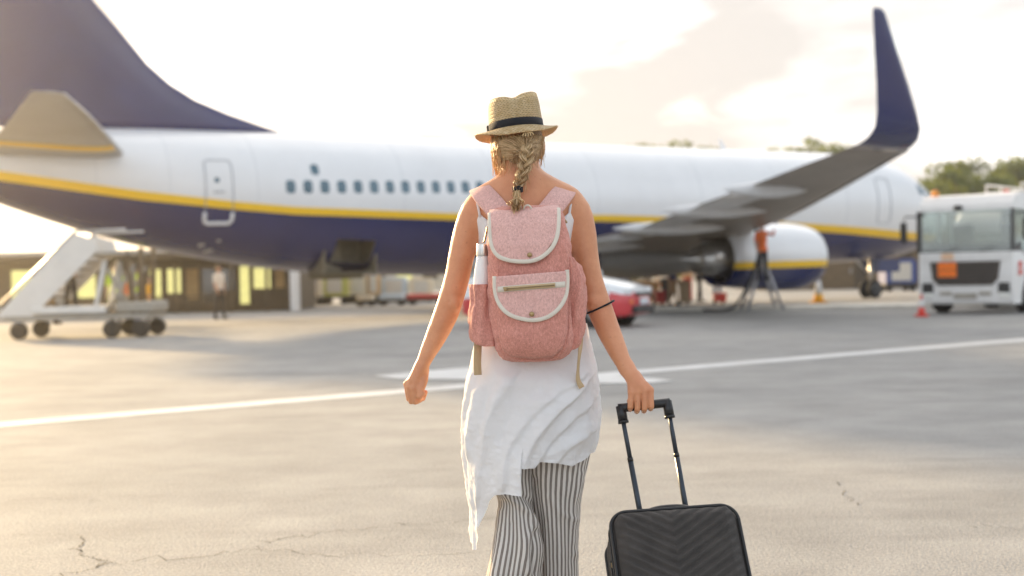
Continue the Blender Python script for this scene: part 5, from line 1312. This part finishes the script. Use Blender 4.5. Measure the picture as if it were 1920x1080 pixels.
# loose strands either side of the neck, caught by the sun on the left
for k in range(420):
    left = rg.random() < .84
    if left: x0 = rg.uniform(922, 956); y1 = rg.uniform(296, 338) - max(0, x0 - 940) * .8; x1 = x0 + rg.normal(3 + (940 - x0) * .25, 3.5); dy0 = rg.uniform(-.04, .07)
    else: x0 = rg.uniform(1008, 1022); y1 = rg.uniform(285, 315); x1 = x0 + rg.normal(-3, 3); dy0 = rg.uniform(-.02, .06)
    p0 = P(x0 + (6 if left else -4), 256, dy0); pm = P(x0 + rg.normal(0, 1.5), (260 + y1) / 2, dy0 - .004); p1 = P(x1, y1, dy0 + rg.normal(0, .008))
    strands.tube(spline([p0, pm, p1], 7), np.linspace(.0011, .0004, 7), 4)
for k in range(90):      # short hairs escaping above the nape
    x0 = rg.uniform(945, 1000); p0 = P(x0, rg.uniform(285, 310), -.075); p1 = p0 + (rg.normal(0, .012), rg.normal(-.008, .006), -rg.uniform(.015, .045)); strands.tube(spline([p0, (p0 + p1) / 2 + rg.normal(0, .003, 3), p1], 5), np.linspace(.0008, .0003, 5), 3)
wob('hair', strands.v, strands.f, M['hair'], kind='stuff')
AX = spline([P(989, 272, -.100), P(988, 292, -.118), P(983, 315, -.122), P(976, 338, -.120), P(971, 354, -.112)], 60)
braid = MB(); NTB = 60
for k in range(3):
    t = np.linspace(0, 1, NTB); ph = 2 * math.pi * (t * 1.75 + k / 3.0); env = np.interp(t, [0, .12, .8, 1], [.7, 1, .85, .45])
    cx = np.sin(ph) * .0155 * env; cy = np.sin(2 * ph) * .0075 * env
    for j in range(48):
        rr, th = math.sqrt(rg.random()) * .0082, rg.random() * 6.28; tw = rg.uniform(1.2, 2.0) * (1 if k % 2 else -1)
        ox = rr * np.cos(th + tw * t * 2) * env * 1.1; oy = rr * np.sin(th + tw * t * 2) * env
        q = AX + np.stack([cx + ox, cy + oy, np.zeros(NTB)], 1); braid.tube(q[::2], .0015 * rg.uniform(.7, 1.25), 5)
for k in range(70):      # brush end below the tie
    x1 = rg.normal(968, 6.5); y1 = rg.uniform(385, 406) - abs(x1 - 968) * .8
    braid.tube(spline([P(971 + rg.normal(0, 2), 352, -.112), P(970 + rg.normal(0, 4.0), 366, -.145 + rg.normal(0, .004)), P(x1 + rg.normal(0, 1.5), (368 + y1) / 2 + 4, -.200 + rg.normal(0, .005)), P(x1, y1, -.232 + rg.normal(0, .005))], 9), np.concatenate([np.full(6, .0017), [.0014, .001, .0005]]), 4)
for k in range(130):      # fly-aways along the braid
    i = rg.integers(4, 55); p0 = AX[i] + (rg.choice([-1, 1]) * rg.uniform(.014, .022), rg.normal(0, .008), 0); p1 = p0 + (rg.normal(0, .01), rg.normal(-.003, .006), -rg.uniform(.01, .035)); braid.tube(spline([p0, (p0 + p1) / 2 + rg.normal(0, .003, 3), p1], 5), np.linspace(.0007, .0003, 5), 3)
wob('braid', braid.v, braid.f, M['hair'], kind='stuff')
tie = MB(); q0 = P(971, 355, -.113)
for dz in (-.0055, 0, .0055): tie.tube([q0 + (math.cos(g) * .0125, math.sin(g) * .011, dz + .001 * math.sin(3 * g)) for g in np.linspace(0, 2 * math.pi, 21)], .0042, 8)
wob('hair_tie', tie.v, tie.f, M['blackband'])

# ------------------------------------------------------------------ straw hat
def straw_mat():
    m, nt, b = new_mat('woven_straw')
    uv = nd(nt, 'ShaderNodeUVMap'); sx = nd(nt, 'ShaderNodeSeparateXYZ', {0: uv.outputs[0]}); o = nd(nt, 'ShaderNodeTexCoord').outputs['Object']
    row = nd(nt, 'ShaderNodeMath', {0: sx.outputs[1]}, operation='FLOOR'); md = nd(nt, 'ShaderNodeMath', {0: row.outputs[0], 1: 2.0}, operation='MODULO')
    fv = nd(nt, 'ShaderNodeMath', {0: sx.outputs[1]}, operation='FRACT')
    sl = nd(nt, 'ShaderNodeMath', {0: md.outputs[0], 1: 2.0}, operation='MULTIPLY'); sl2 = nd(nt, 'ShaderNodeMath', {0: sl.outputs[0], 1: 1.0}, operation='SUBTRACT'); sk = nd(nt, 'ShaderNodeMath', {0: sl2.outputs[0], 1: fv.outputs[0]}, operation='MULTIPLY')
    nz = nd(nt, 'ShaderNodeTexNoise', {'Vector': o, 'Scale': 45., 'Detail': 2}); nzs = nd(nt, 'ShaderNodeMath', {0: nz.outputs['Fac'], 1: .6}, operation='MULTIPLY')
    u1 = nd(nt, 'ShaderNodeMath', {0: sx.outputs[0], 1: sk.outputs[0]}, operation='ADD'); u2 = nd(nt, 'ShaderNodeMath', {0: u1.outputs[0], 1: nzs.outputs[0]}, operation='ADD'); fu = nd(nt, 'ShaderNodeMath', {0: u2.outputs[0]}, operation='FRACT')
    def hump(s):
        a = nd(nt, 'ShaderNodeMath', {0: s, 1: math.pi}, operation='MULTIPLY'); return nd(nt, 'ShaderNodeMath', {0: a.outputs[0]}, operation='SINE').outputs[0]
    hh = nd(nt, 'ShaderNodeMath', {0: hump(fu.outputs[0]), 1: hump(fv.outputs[0])}, operation='MULTIPLY'); hp = nd(nt, 'ShaderNodeMath', {0: hh.outputs[0], 1: .5}, operation='POWER')
    n2 = nd(nt, 'ShaderNodeTexNoise', {'Vector': o, 'Scale': 70., 'Detail': 5}); r = nd(nt, 'ShaderNodeValToRGB', {0: n2.outputs['Fac']}); e = r.color_ramp.elements
    e[0].position = .3; e[0].color = (.66, .45, .20, 1); e[1].position = .7; e[1].color = (.90, .71, .42, 1)
    mr = nd(nt, 'ShaderNodeMapRange', {0: hp.outputs[0], 1: .18, 2: .5}); c = nd(nt, 'ShaderNodeMix', {'Factor': mr.outputs[0], 'A': (.24, .13, .045, 1), 'B': r.outputs[0]}, data_type='RGBA')
    nt.links.new(c.outputs['Result'], b.inputs['Base Color']); b.inputs['Roughness'].default_value = .6
    bp = nd(nt, 'ShaderNodeBump', {'Height': hp.outputs[0], 'Strength': .9, 'Distance': .0035}); nt.links.new(bp.outputs[0], b.inputs['Normal'])
    t = nd(nt, 'ShaderNodeBsdfTranslucent', {'Color': (.7, .45, .18, 1)}); mx_ = nd(nt, 'ShaderNodeMixShader', {0: .18, 1: b.outputs[0], 2: t.outputs[0]}); nt.links.new(mx_.outputs[0], nt.nodes['Material Output'].inputs[0])
    return m
M['straw'] = straw_mat()
HB = P(968.5, 247, .035)
hat = empty('straw_hat', tuple(HB), label='woven straw hat with black band on the head of the traveller', cat='hat')
hat.rotation_euler = (R(-3), R(-5.2), R(4))
n = 120; al = np.linspace(0, 2 * math.pi, n + 1); rings = []; uvs = []
def oval(r, k=1.0): return np.stack([np.sin(al) * .0865 * r, -np.cos(al) * .100 * r * k], 1)
def top_z(x, y):
    z = .112 + .006 * np.sin(y * 14 + .6) + .006 * (x / .08) - .015 * np.exp(-((x + .004) / .021) ** 2) * (1 - .35 * (y < -.05)) - 1.1 * np.clip(np.abs(y) - .045, 0, 1) ** 2 * 3
    return z
prof = [(1.0, 0.0), (.995, .012), (.99, .027), (.985, .042), (.975, .056), (.965, .070), (.95, .083), (.93, .094)]
for r, z in prof:
    o2 = oval(r); tz = top_z(o2[:, 0] * .85, o2[:, 1] * .85); k = z / .112
    rings.append(np.concatenate([o2, (z + (tz - .112) * k ** 3)[:, None]], 1)); uvs.append(np.stack([al / (2 * math.pi) * 46, np.full(n + 1, z / .0062)], 1))
for r in (.90, .86, .80, .72, .62, .5, .36, .2, .02):
    o2 = oval(r); lift = 1 - max(0, (r - .78) / .15) ** 2 * .09
    rings.append(np.concatenate([o2, (top_z(o2[:, 0], o2[:, 1]) * lift)[:, None]], 1)); uvs.append(np.stack([al / (2 * math.pi) * 46, np.full(n + 1, 15.2 + (.93 - r) * .09 / .0062)], 1))
v, f = ring_loft(rings, closed=False, cap=False); o = mobj('crown', v, f, M['straw'], hat, uv=np.concatenate(uvs)); o.modifiers.new('thick', 'SOLIDIFY').thickness = .003
rings = []; uvs = []
for s in np.linspace(0, 1, 12):
    drop = (.024 * np.clip(np.cos(al), 0, 1) ** 1.2 + .016 * np.clip(-np.cos(al), 0, 1) + .004) * s ** 1.3 - .003 * np.abs(np.sin(al)) ** 3 * s ** 2
    ext = (.047 - .014 * np.clip(np.cos(al), 0, 1)) * s; o2 = oval(1.0); d = o2 / np.linalg.norm(o2, axis=1)[:, None]
    zz = .002 - drop + .0015 * np.sin(al * 5 + 1) * s; zz[-1] = zz[0]
    rings.append(np.concatenate([o2 + d * ext[:, None], zz[:, None]], 1)); uvs.append(np.stack([al / (2 * math.pi) * 52, np.full(n + 1, s * .047 / .0062)], 1))
v, f = ring_loft(rings, closed=False, cap=False); o = mobj('brim', v, f, M['straw'], hat, uv=np.concatenate(uvs)); o.modifiers.new('thick', 'SOLIDIFY').thickness = .0035
bx_ = []
for z in (.003, .0035, .015, .029, .0295):
    o2 = oval(1.022 if .0031 < z < .0292 else 1.005) * (1 - .012 * z / .03); bx_.append(np.concatenate([o2[:-1], np.full((n, 1), z)], 1))
v, f = ring_loft(bx_, cap=False); mobj('hat_band', v, f, M['blackband'], hat)
mb = MB(); mb.box((-.0895, .02, .016), (.006, .03, .029), bev=.002); mb.build('band_bow', M['blackband'], hat)
fray = MB()
for k in range(46):
    a = rg.random() * 6.283; i = int(a / (2 * math.pi) * n); e_ = rings[-1][i]; d = np.array((math.sin(a), -math.cos(a), 0)); t_ = np.array((math.cos(a), math.sin(a), 0))
    fray.tube([e_ - d * .004, e_ + d * rg.uniform(.0005, .004) + t_ * rg.normal(0, .006) + (0, 0, rg.normal(0, .0015))], .0007, 4)
for k in range(5): fray.tube([(.012 + .004 * k, -.125, -.024), (.010 + .007 * k, -.133, -.030), (.004 + .009 * k, -.136, -.040 + .002 * abs(k - 2))], .0016, 5)
fray.build('straw_fray', mat('loose_straw', (.62, .44, .22), rough=.7, var=.2), hat, kind='stuff')
# ------------------------------------------------------------------ backpack
PB = P(992, 675, -.19)
pack = empty('backpack', tuple(PB), label='pink canvas backpack with cream edging worn by the traveller', cat='backpack')
def pk(name, v, f, m, parent=None, **kw): return wob(name, v, f, m, parent or pack, base=PB, **kw)
ROWS = np.array([(384, 938, 1034, -.165), (388, 926, 1044, -.185), (396, 918, 1053, -.205), (420, 913, 1061, -.230), (460, 911, 1067, -.252), (520, 913, 1071, -.265), (580, 917, 1073, -.275), (630, 924, 1074, -.275), (652, 929, 1072, -.268), (666, 936, 1067, -.255), (674, 946, 1058, -.235), (678, 960, 1044, -.212)])
BK = -.105
zr = np.array([P(990, r[0], -.2)[2] for r in ROWS]); xlr = np.array([P(r[1], r[0], -.17)[0] for r in ROWS]); xrr = np.array([P(r[2], r[0], -.17)[0] for r in ROWS]); frr = ROWS[:, 3]
def prow(z):
    g = lambda a: np.interp(-z, -zr, a)
    return g(xlr), g(xrr), g(frr)
NP_ = 3.2
def front_dy(x, z, n=NP_):
    a, b, fr_ = prow(z); c, h_ = (a + b) / 2, (b - a) / 2; u = np.clip(np.abs((x - c) / h_), 0, .985)
    mid_ = (fr_ + BK) / 2; return mid_ + (fr_ - mid_) * (1 - u ** n) ** (1 / n)
zz = np.concatenate([np.interp(np.linspace(0, 3, 14), range(4), zr[:4])[:-1], np.linspace(zr[3], zr[7], 50)[:-1], np.interp(np.linspace(7, 11, 20), range(7, 12), zr[7:])])
ag = np.linspace(0, 2 * math.pi, 121)[:-1]; rings = []
for z in zz:
    a, b, fr_ = prow(z); c, h_ = (a + b) / 2, (b - a) / 2; m_, d_ = (fr_ + BK) / 2, (BK - fr_) / 2
    x = c + h_ * np.sign(np.sin(ag)) * np.abs(np.sin(ag)) ** (2 / NP_); y = m_ - d_ * np.sign(np.cos(ag)) * np.abs(np.cos(ag)) ** (2 / NP_)
    q = np.stack([x, Y0 + y, np.full_like(x, z)], 1); rings.append(q)
rings = np.array(rings); nr = np.stack([np.sin(ag), -np.cos(ag), 0 * ag], 1)[None]
ds = fbm(rings.reshape(-1, 3) * np.array([16, 16, 12]), 3).reshape(rings.shape[:2]) * .014 + fbm(rings.reshape(-1, 3) * np.array([45, 45, 30]), 2).reshape(rings.shape[:2]) * .007
low_ = np.clip((P(990, 640, -.2)[2] - rings[..., 2]) / .05, 0, 1); ds = ds + low_ * .004 * np.sin(ag[None] * 23) * np.sin(rings[..., 2] * 90)
cre = -np.clip(.10 - np.abs(fbm(rings.reshape(-1, 3) * np.array([11, 11, 7]) + 31, 2)), 0, 1).reshape(rings.shape[:2]) * .055
ds = ds + cre * (.35 + .65 * low_ + .5 * (np.abs(np.sin(ag))[None] > .8))
rings = rings + nr * ds[..., None]
v, f = ring_loft(rings); o = pk('main_bag', v, f, M['pinkd']); recalc(o.data)
def patch(px_pts, nu, nv, off, top, bot, m, name, bulge=0.0, parent=None, wr=.002, seed=0., thick=.004, wrap=False):
    """cloth panel lying on the front of the bag; top(u), bot(u) give photo rows, px_pts the left/right columns"""
    u = (1 - np.cos(np.linspace(0, math.pi, nu))) / 2; vv = np.linspace(0, 1, nv); G = []
    for t in vv:
        row = []
        for s in u:
            py = top(s) + (bot(s) - top(s)) * t; px = px_pts(s, t)
            q = P(px, py, -.26); e = min(1, 4 * min(s, 1 - s) + .0) ** .5 * min(1, 5 * min(t if not wrap else 1, 1 - t)) ** .5
            dy = front_dy(q[0], q[2]); q = P(px, py, dy - off - bulge * e); row.append(q)
        G.append(row)
    G = np.array(G); w = fbm(G.reshape(-1, 3) * np.array([28, 10, 22]) + seed, 3).reshape(G.shape[:2]); G[..., 1] += w * wr * 2
    if wrap:     # carry the panel over the top edge to the back of the bag
        ex = []
        for k, (dz, bk) in enumerate(((.012, .6), (.014, .25), (.008, .0))):
            r_ = G[0].copy(); r_[:, 1] = Y0 + BK + (r_[:, 1] - Y0 - BK) * bk; r_[:, 2] += dz; ex.append(r_)
        G = np.concatenate([np.array(ex[::-1]), G])
    v, f = ring_loft(G, closed=False, cap=False); o = pk(name, v, f, m, parent); sm = o.modifiers.new('thick', 'SOLIDIFY'); sm.thickness = thick; sm.offset = 0
    return o
def surf_tube(px_list, n, r, off, m, name, parent=None, flat=None):
    Q = spline(px_list, n); pts = []
    for px, py in Q:
        q = P(px, py, -.26); pts.append(P(px, py, front_dy(q[0], q[2]) - off))
    mb = MB(); mb.tube(pts, r, 10, flat=flat, up=(0, -1, 0)); o = pk(name, mb.v, mb.f, m, parent); recalc(o.data); return o
# lower front pocket
pt = lambda s: 520 - 12 * s
pb = lambda s: np.interp(s, [0, .06, .2, .5, .8, .94, 1], [628, 655, 668, 672, 668, 652, 622])
pkt = patch(lambda s, t: 931 + (1066 - 931) * s + (4 * t) * (1 - 2 * s), 50, 40, .004, pt, pb, M['pinkd'], 'front_pocket', bulge=.016, wr=.0035, seed=4.)
# pocket flap with its zip
fb = lambda s: np.interp(s, np.linspace(0, 1, 41), np.interp(np.linspace(0, 1, 41), [0, .04, .12, .25, .42, .55, .7, .82, .92, .97, 1], [546, 562, 580, 593, 599, 601, 596, 586, 570, 556, 540]))
fl2 = patch(lambda s, t: 927 + (1065 - 927) * s, 60, 26, .026, lambda s: 519 - 11 * s, fb, M['pink'], 'pocket_flap', wr=.0025, seed=11.)
eg = [(927, 518), (928, 545), (934, 566), (945, 582), (962, 593), (985, 599), (1005, 600), (1025, 595), (1042, 584), (1055, 568), (1062, 550), (1064, 525), (1063, 506)]
surf_tube(eg, 90, .0040, .029, M['tape'], 'edge_binding', fl2, flat=1.6)
def strip(px0, py0, px1, py1, hpx, off, m, name, parent):
    n_ = 24; G = [[], []]
    for i in range(n_):
        t = i / (n_ - 1); px = px0 + (px1 - px0) * t; py = py0 + (py1 - py0) * t
        for k, s in enumerate((-1, 1)):
            q = P(px, py + s * hpx / 2, -.26); G[k].append(P(px, py + s * hpx / 2, front_dy(q[0], q[2]) - off))
    v, f = ring_loft(G, closed=False, cap=False); o = pk(name, v, f, m, parent); sm = o.modifiers.new('thick', 'SOLIDIFY'); sm.thickness = .002; sm.offset = 0; return o
strip(933, 543, 1060, 533, 11, .0295, M['tape'], 'zip_tape', fl2)
strip(945, 542, 1041, 534.5, 8.5, .0315, M['webbing'], 'zip_track', fl2)
zp = MB()
for i in range(48):
    t = i / 47; px, py = 947 + 92 * t, 541.8 - 7.2 * t; q = P(px, py, -.26); q = P(px, py, front_dy(q[0], q[2]) - .0335); zp.box(q, (.0022, .002, .0035))
pk('zip_teeth', zp.v, zp.f, M['brass'], fl2, kind='stuff')
q = P(948, 541, -.26); q = P(948, 541, front_dy(q[0], q[2]) - .036); mb = MB(); mb.box(q, (.012, .006, .007), bev=.002); mb.tube([q + (-.006, -.003, .004), q + (-.004, -.004, -.003), q + (.006, -.005, -.004)], .0022, 6); pk('zip_puller', mb.v, mb.f, M['brass'], fl2)
# top flap
tb = lambda s: np.interp(s, [0, .03, .08, .16, .28, .42, .55, .68, .8, .9, .96, 1], [448, 464, 477, 486, 489, 491, 490, 485, 473, 455, 438, 418])
fl1 = patch(lambda s, t: 918 + (1048 - 918) * s, 64, 34, .014, lambda s: 401 - 9 * s, tb, M['pink'], 'top_flap', wr=.003, seed=21., thick=.006, wrap=True)
eg = [(918.5, 400), (918.5, 430), (920, 452), (926, 470), (937, 482), (955, 488), (975, 490.5), (995, 489.5), (1012, 484), (1027, 473), (1038, 459), (1045, 440), (1047.5, 415), (1047, 391)]
surf_tube(eg, 100, .0042, .017, M['tape'], 'edge_binding', fl1, flat=1.6)
for px, py, par, off in ((993, 478, fl1, .019), (997, 589, fl2, .032)):
    q = P(px, py, -.26); q = P(px, py, front_dy(q[0], q[2]) - off); vv, ff = lathe_vf([(.0075, .0), (.0075, -.0015), (.005, -.004), (.0005, -.0045)], 'Y', 20); pk('snap_button', np.array(vv) + q, ff, M['brass'], par)
# side pockets
def side_pocket(rows, name, m, seed, dyc, dd):
    rings = []; rw = spline(rows, 40)
    for py, xl, xr in rw:
        z = P(990, py, dyc)[2]; a, b = P(xl, py, dyc)[0], P(xr, py, dyc)[0]; c, h_ = (a + b) / 2, (b - a) / 2
        g = np.linspace(0, 2 * math.pi, 57)[:-1]; x = c + h_ * np.sign(np.sin(g)) * np.abs(np.sin(g)) ** .8; y = Y0 + dyc - dd * np.sign(np.cos(g)) * np.abs(np.cos(g)) ** .8
        q = np.stack([x, y, np.full_like(x, z)], 1); w = fbm(q * np.array([30, 30, 17]) + seed, 3) * .018 + .0025 * np.sin(g * 9 + py / 18)
        rings.append(q + np.stack([np.sin(g), -np.cos(g), 0 * g], 1) * w[:, None])
    v, f = ring_loft(rings); o = pk(name, v, f, m); recalc(o.data); return o
side_pocket([(531, 882, 922), (545, 880, 925), (590, 881, 928), (625, 883, 932), (640, 890, 935), (646, 905, 932)], 'side_pocket', M['pinkd'], 3., -.165, .058)
side_pocket([(484, 1062, 1071), (492, 1058, 1080), (510, 1056, 1090), (545, 1056, 1097), (600, 1056, 1096), (635, 1056, 1093), (650, 1056, 1085), (656, 1058, 1074)], 'side_pocket', M['pinkd'], 8., -.165, .055)
# piping seams and small zip at the sides
for eg in ([(914, 425), (910, 445), (907, 455)], [(1048, 408), (1058, 412), (1063, 418)]):
    mb = MB(); mb.tube([P(px, py, -.17) for px, py in spline(eg, 10)], .003, 6); pk('side_zip', mb.v, mb.f, M['brass'])
for eg in ([(934, 500), (932, 560), (936, 620), (948, 664)], [(1067, 500), (1068, 560), (1067, 620), (1060, 656)], [(938, 612), (960, 668), (1000, 675), (1045, 668), (1064, 612)]):
    surf_tube(eg, 40, .0017, .0035, M['pinkd'], 'seam')
# loop at the top
lp = [P(984, 398, -.205), P(982, 392, -.21), P(985, 386, -.213), P(991, 385, -.214), P(996, 390, -.212), P(996, 398, -.205)]
mb = MB(); mb.tube(spline(lp, 18), .0028, 8); pk('hanging_loop', mb.v, mb.f, M['tape'])
# shoulder straps
def over(pxs): return [P(*q) for q in pxs]
for pts, nm in (([(940, 406, -.13), (928, 388, -.112), (911, 369, -.085), (902, 358, -.050), (899, 353, .0), (906, 362, .06), (915, 420, .125), (905, 500, .12), (895, 580, .05), (900, 622, -.06)], 'shoulder_strap'), ([(1022, 404, -.13), (1035, 388, -.112), (1050, 369, -.085), (1059, 358, -.050), (1062, 353, .0), (1056, 362, .06), (1050, 420, .125), (1062, 500, .12), (1082, 580, .05), (1080, 640, -.06)], 'shoulder_strap')):
    wd = [(1, .1, .25 if pts[0][0] < 980 else -.25)] * 3 + [(1, 0, -.35 if pts[0][0] < 980 else .35)] * 3 + [(1, 0, 0)] * 4
    sg_ = 1 if pts[0][0] < 980 else -1; wd = [(1, 0, sg_ * (.12, .22, .36, .40, .38, .3, .1, 0, 0, 0)[k]) for k in range(10)]
    ribbon(over(pts), [.070, .071, .071, .068, .066, .06, .045, .03, .025, .025], .010, wd, 60, M['pink'], nm, pack, PB)
# webbing tails
ribbon([P(896, 622, -.13), P(896, 650, -.15), P(895, 680, -.152), P(896, 703, -.15)], .024, .003, (1, .15, 0), 24, M['webbing'], 'strap_tail', pack, PB)
ribbon([P(1090, 630, -.12), P(1087, 660, -.178), P(1084, 690, -.172), P(1084, 712, -.17), P(1091, 727, -.17)], .018, .003, [(.5, .9, 0), (.5, .9, 0), (.4, .9, 0), (.7, .7, 0), (1, .2, .3)], 30, M['webbing'], 'strap_tail', pack, PB)
mb = MB(); q = P(897, 624, -.14); mb.box(q, (.034, .008, .016), bev=.003); pk('buckle', mb.v, mb.f, M['brass'])

# ------------------------------------------------------------------ bottle in the side pocket
M['bottle'] = mat('bottle_enamel', (.80, .80, .79), rough=.22, var=.02, coat=.3); M['steel'] = mat('brushed_steel', (.62, .60, .57), rough=.3, metal=1.0, var=.1, scale=60)
BQ = P(902, 620, -.165); bt = empty('water_bottle', tuple(BQ), label='white water bottle with steel cap in the backpack side pocket', cat='bottle')
bt.rotation_euler = (R(2), R(2.5), 0)
s_ = lambda py: P(902, py, -.165)[2] - BQ[2]
mb = MB(); mb.lathe([(.001, 0), (.026, .0), (.0285, .006), (.0285, s_(545)), (.0275, s_(528)), (.024, s_(505)), (.0195, s_(488)), (.0182, s_(478))], 'Z', 36); mb.build('bottle_body', M['bottle'], bt, smooth=True)
mb = MB(); mb.lathe([(.0195, s_(479)), (.0198, s_(477)), (.0198, s_(461)), (.018, s_(457.5)), (.001, s_(457))], 'Z', 36); mb.build('cap', M['steel'], bt, smooth='auto')

# ------------------------------------------------------------------ suitcase
M['case'] = mat('black_nylon', (.044, .038, .034), rough=.62, var=.25, scale=14, dirt=((.10, .09, .08), .35), bump=.5, bscale=420, spec=.45); M['case_pipe'] = mat('black_piping', (.012, .012, .013), rough=.4, var=.1)
M['rod'] = mat('dark_anodised', (.045, .055, .07), rough=.35, metal=.6, var=.1, scale=30)
T = Vector(P(1261, 954, -.375)); lean, roll, yaw = R(36), R(2.2), R(3.5)
sc_ = empty('suitcase', tuple(T), label='black fabric cabin suitcase with chevron quilting pulled by the traveller', cat='suitcase')
SM = Matrix.Rotation(yaw, 3, 'Z') @ Matrix.Rotation(-roll, 3, 'Y') @ Matrix.Rotation(-lean, 3, 'X')
sc_.rotation_euler = SM.to_euler()
CW, CD, CHT = .368, .205, .62
def rrect(w, h, r, n=8):
    q = []
    for cx, cz, g0 in ((w / 2 - r, -r, 0), (-w / 2 + r, -r, 90), (-w / 2 + r, -h + r, 180), (w / 2 - r, -h + r, 270)):
        for i in range(n): g = R(g0 + 90 * i / (n - 1)); q.append((cx + r * math.cos(g), cz + r * math.sin(g)))
    return q
rings = []
for y, k in ((0.004, .985), (.010, 1.0), (.05, 1.006), (.10, 1.008), (.16, 1.006), (CD - .012, 1.0), (CD, .97)):
    rings.append([(x * k, y, (z + CHT / 2) * k - CHT / 2) for x, z in rrect(CW, CHT, .048)])
v, f = ring_loft(rings); o = mobj('shell', v, f, M['case'], sc_); recalc(o.data); autosmooth(o, 50)
# quilted front
nx_, nz_ = 150, 220; gx = np.linspace(-1, 1, nx_); gz = np.linspace(0, 1, nz_); G = []
for t in gz:
    z = -.008 - t * (CHT - .016); r = .043; ins = 0
    if z > -r: ins = r - math.sqrt(max(0, r * r - (r + z - .0) ** 2)) if z > -r else 0
    if z < -CHT + r: ins = r - math.sqrt(max(0, r * r - (r - (z + CHT)) ** 2))
    w = CW / 2 - .008 - ins; x = gx * w
    e = np.minimum(1, np.minimum((w - np.abs(x)) / .03, min(-z, CHT + z) / .03)); e = np.clip(e, 0, 1) ** .6
    ch = (z - np.abs(x + .012) * .62) / .029
    y = -.001 - .016 * e - .0060 * e * (np.sin(2 * math.pi * ch) * .5 + .5) ** .7 - .004 * np.cos(x / (CW / 2) * 1.4) * math.cos((t - .5) * 2.6)
    G.append(np.stack([x, y, np.full_like(x, z)], 1))
v, f = ring_loft(np.array(G), closed=False, cap=False); o = mobj('quilted_front', v, f, M['case'], sc_)
lp = rrect(CW + .004, CHT + .004, .05, 12); lp = [(x, .002, z + .002) for x, z in lp]; mb = MB(); mb.tube(lp + lp[:2], .0052, 8); mb.build('piping', M['case_pipe'], sc_, smooth=True)
lp = [(x, CD - .004, z + .002) for x, z in rrect(CW + .002, CHT + .002, .05, 12)]; mb = MB(); mb.tube(lp + lp[:2], .0048, 8); mb.build('piping', M['case_pipe'], sc_, smooth=True)
lp = [(x * 1.012, .055, (z + CHT / 2) * 1.008 - CHT / 2) for x, z in rrect(CW, CHT, .048, 12)]; mb = MB(); mb.tube(lp + lp[:2], .0035, 6); mb.build('zip_line', M['case_pipe'], sc_, smooth=True)
mb = MB(); mb.tube(spline([(-.085, .06, -.004), (-.07, .06, .016), (-.03, .06, .028), (.03, .06, .028), (.07, .06, .016), (.085, .06, -.004)], 20), .011, 8, flat=1.6); mb.build('grab_handle', M['case_pipe'], sc_, smooth=True)
for s in (-1, 1):
    mb = MB(); mb.lathe([(.012, -.014), (.032, -.014), (.036, 0), (.032, .014), (.012, .014)], 'X', 24, (s * .14, CD - .03, -CHT - .03)); mb.build('wheel', M['rubber'], sc_, smooth=True)
    mb = MB(); mb.box((s * .14, CD - .04, -CHT - .005), (.06, .07, .04), bev=.01); mb.build('wheel_housing', M['case_pipe'], sc_)
mb = MB(); mb.box((-CW / 2 - .004, .09, -.17), (.006, .02, .12), bev=.002); mb.build('side_handle', M['case_pipe'], sc_)
mb = MB(); mb.box((-CW / 2 - .006, .058, -.135), (.004, .006, .014), bev=.001); mb.build('zip_puller', M['brass'], sc_)
SI = SM.inverted()
def wl_(p): return SI @ (Vector(p) - T)
bl, br = wl_(BARL), wl_(BARR)
for top_, bx in ((bl, -.066), (br, .072)):
    b0 = Vector((bx, .165, -.03)); d = top_ - b0
    mb = MB(); mb.tube([b0, b0 + d * .62], .0118, 10, flat=.7, up=(0, 1, 0)); mb.build('handle_tube', M['rod'], sc_, smooth=True)
    mb = MB(); mb.tube([b0 + d * .58, b0 + d * .97], .0098, 10, flat=.7, up=(0, 1, 0)); mb.build('handle_rod', M['rod'], sc_, smooth=True)
    mb = MB(); mb.tube([b0 + d * .60, b0 + d * .63], .0121, 10, flat=.72, up=(0, 1, 0)); mb.build('lock_collar', M['case_pipe'], sc_, smooth=True)
    mb = MB(); mb.tube([b0 + d * .90, top_ + d.normalized() * .006], .0150, 12); mb.build('handle_corner', M['case_pipe'], sc_, smooth=True)
    mb = MB(); mb.tube([b0 + d * .885, b0 + d * .905], .0165, 12); mb.build('handle_ferrule', M['case_pipe'], sc_, smooth=True)
ax_ = (br - bl).normalized(); mb = MB(); mb.tube([bl - ax_ * .008, bl + ax_ * .01, br - ax_ * .01, br + ax_ * .008], [.0140, .0140, .0140, .0140], 14); mb.build('grip', M['case_pipe'], sc_, smooth=True)
# ------------------------------------------------------------------ air: low sun in thin haze
hz_m = bpy.data.materials.new('haze_air'); hz_m.use_nodes = True
hnt = hz_m.node_tree; hnt.nodes.clear()
ho = hnt.nodes.new('ShaderNodeOutputMaterial'); hv_ = hnt.nodes.new('ShaderNodeVolumePrincipled')
hv_.inputs['Color'].default_value = (1.0, .95, .88, 1); hv_.inputs['Density'].default_value = .0009; hv_.inputs['Anisotropy'].default_value = .85
hnt.links.new(hv_.outputs[0], ho.inputs['Volume'])
mb = MB(); mb.box((0, 190, 10.5), (680, 480, 23)); hzo = mb.build('haze', hz_m, kind='stuff')
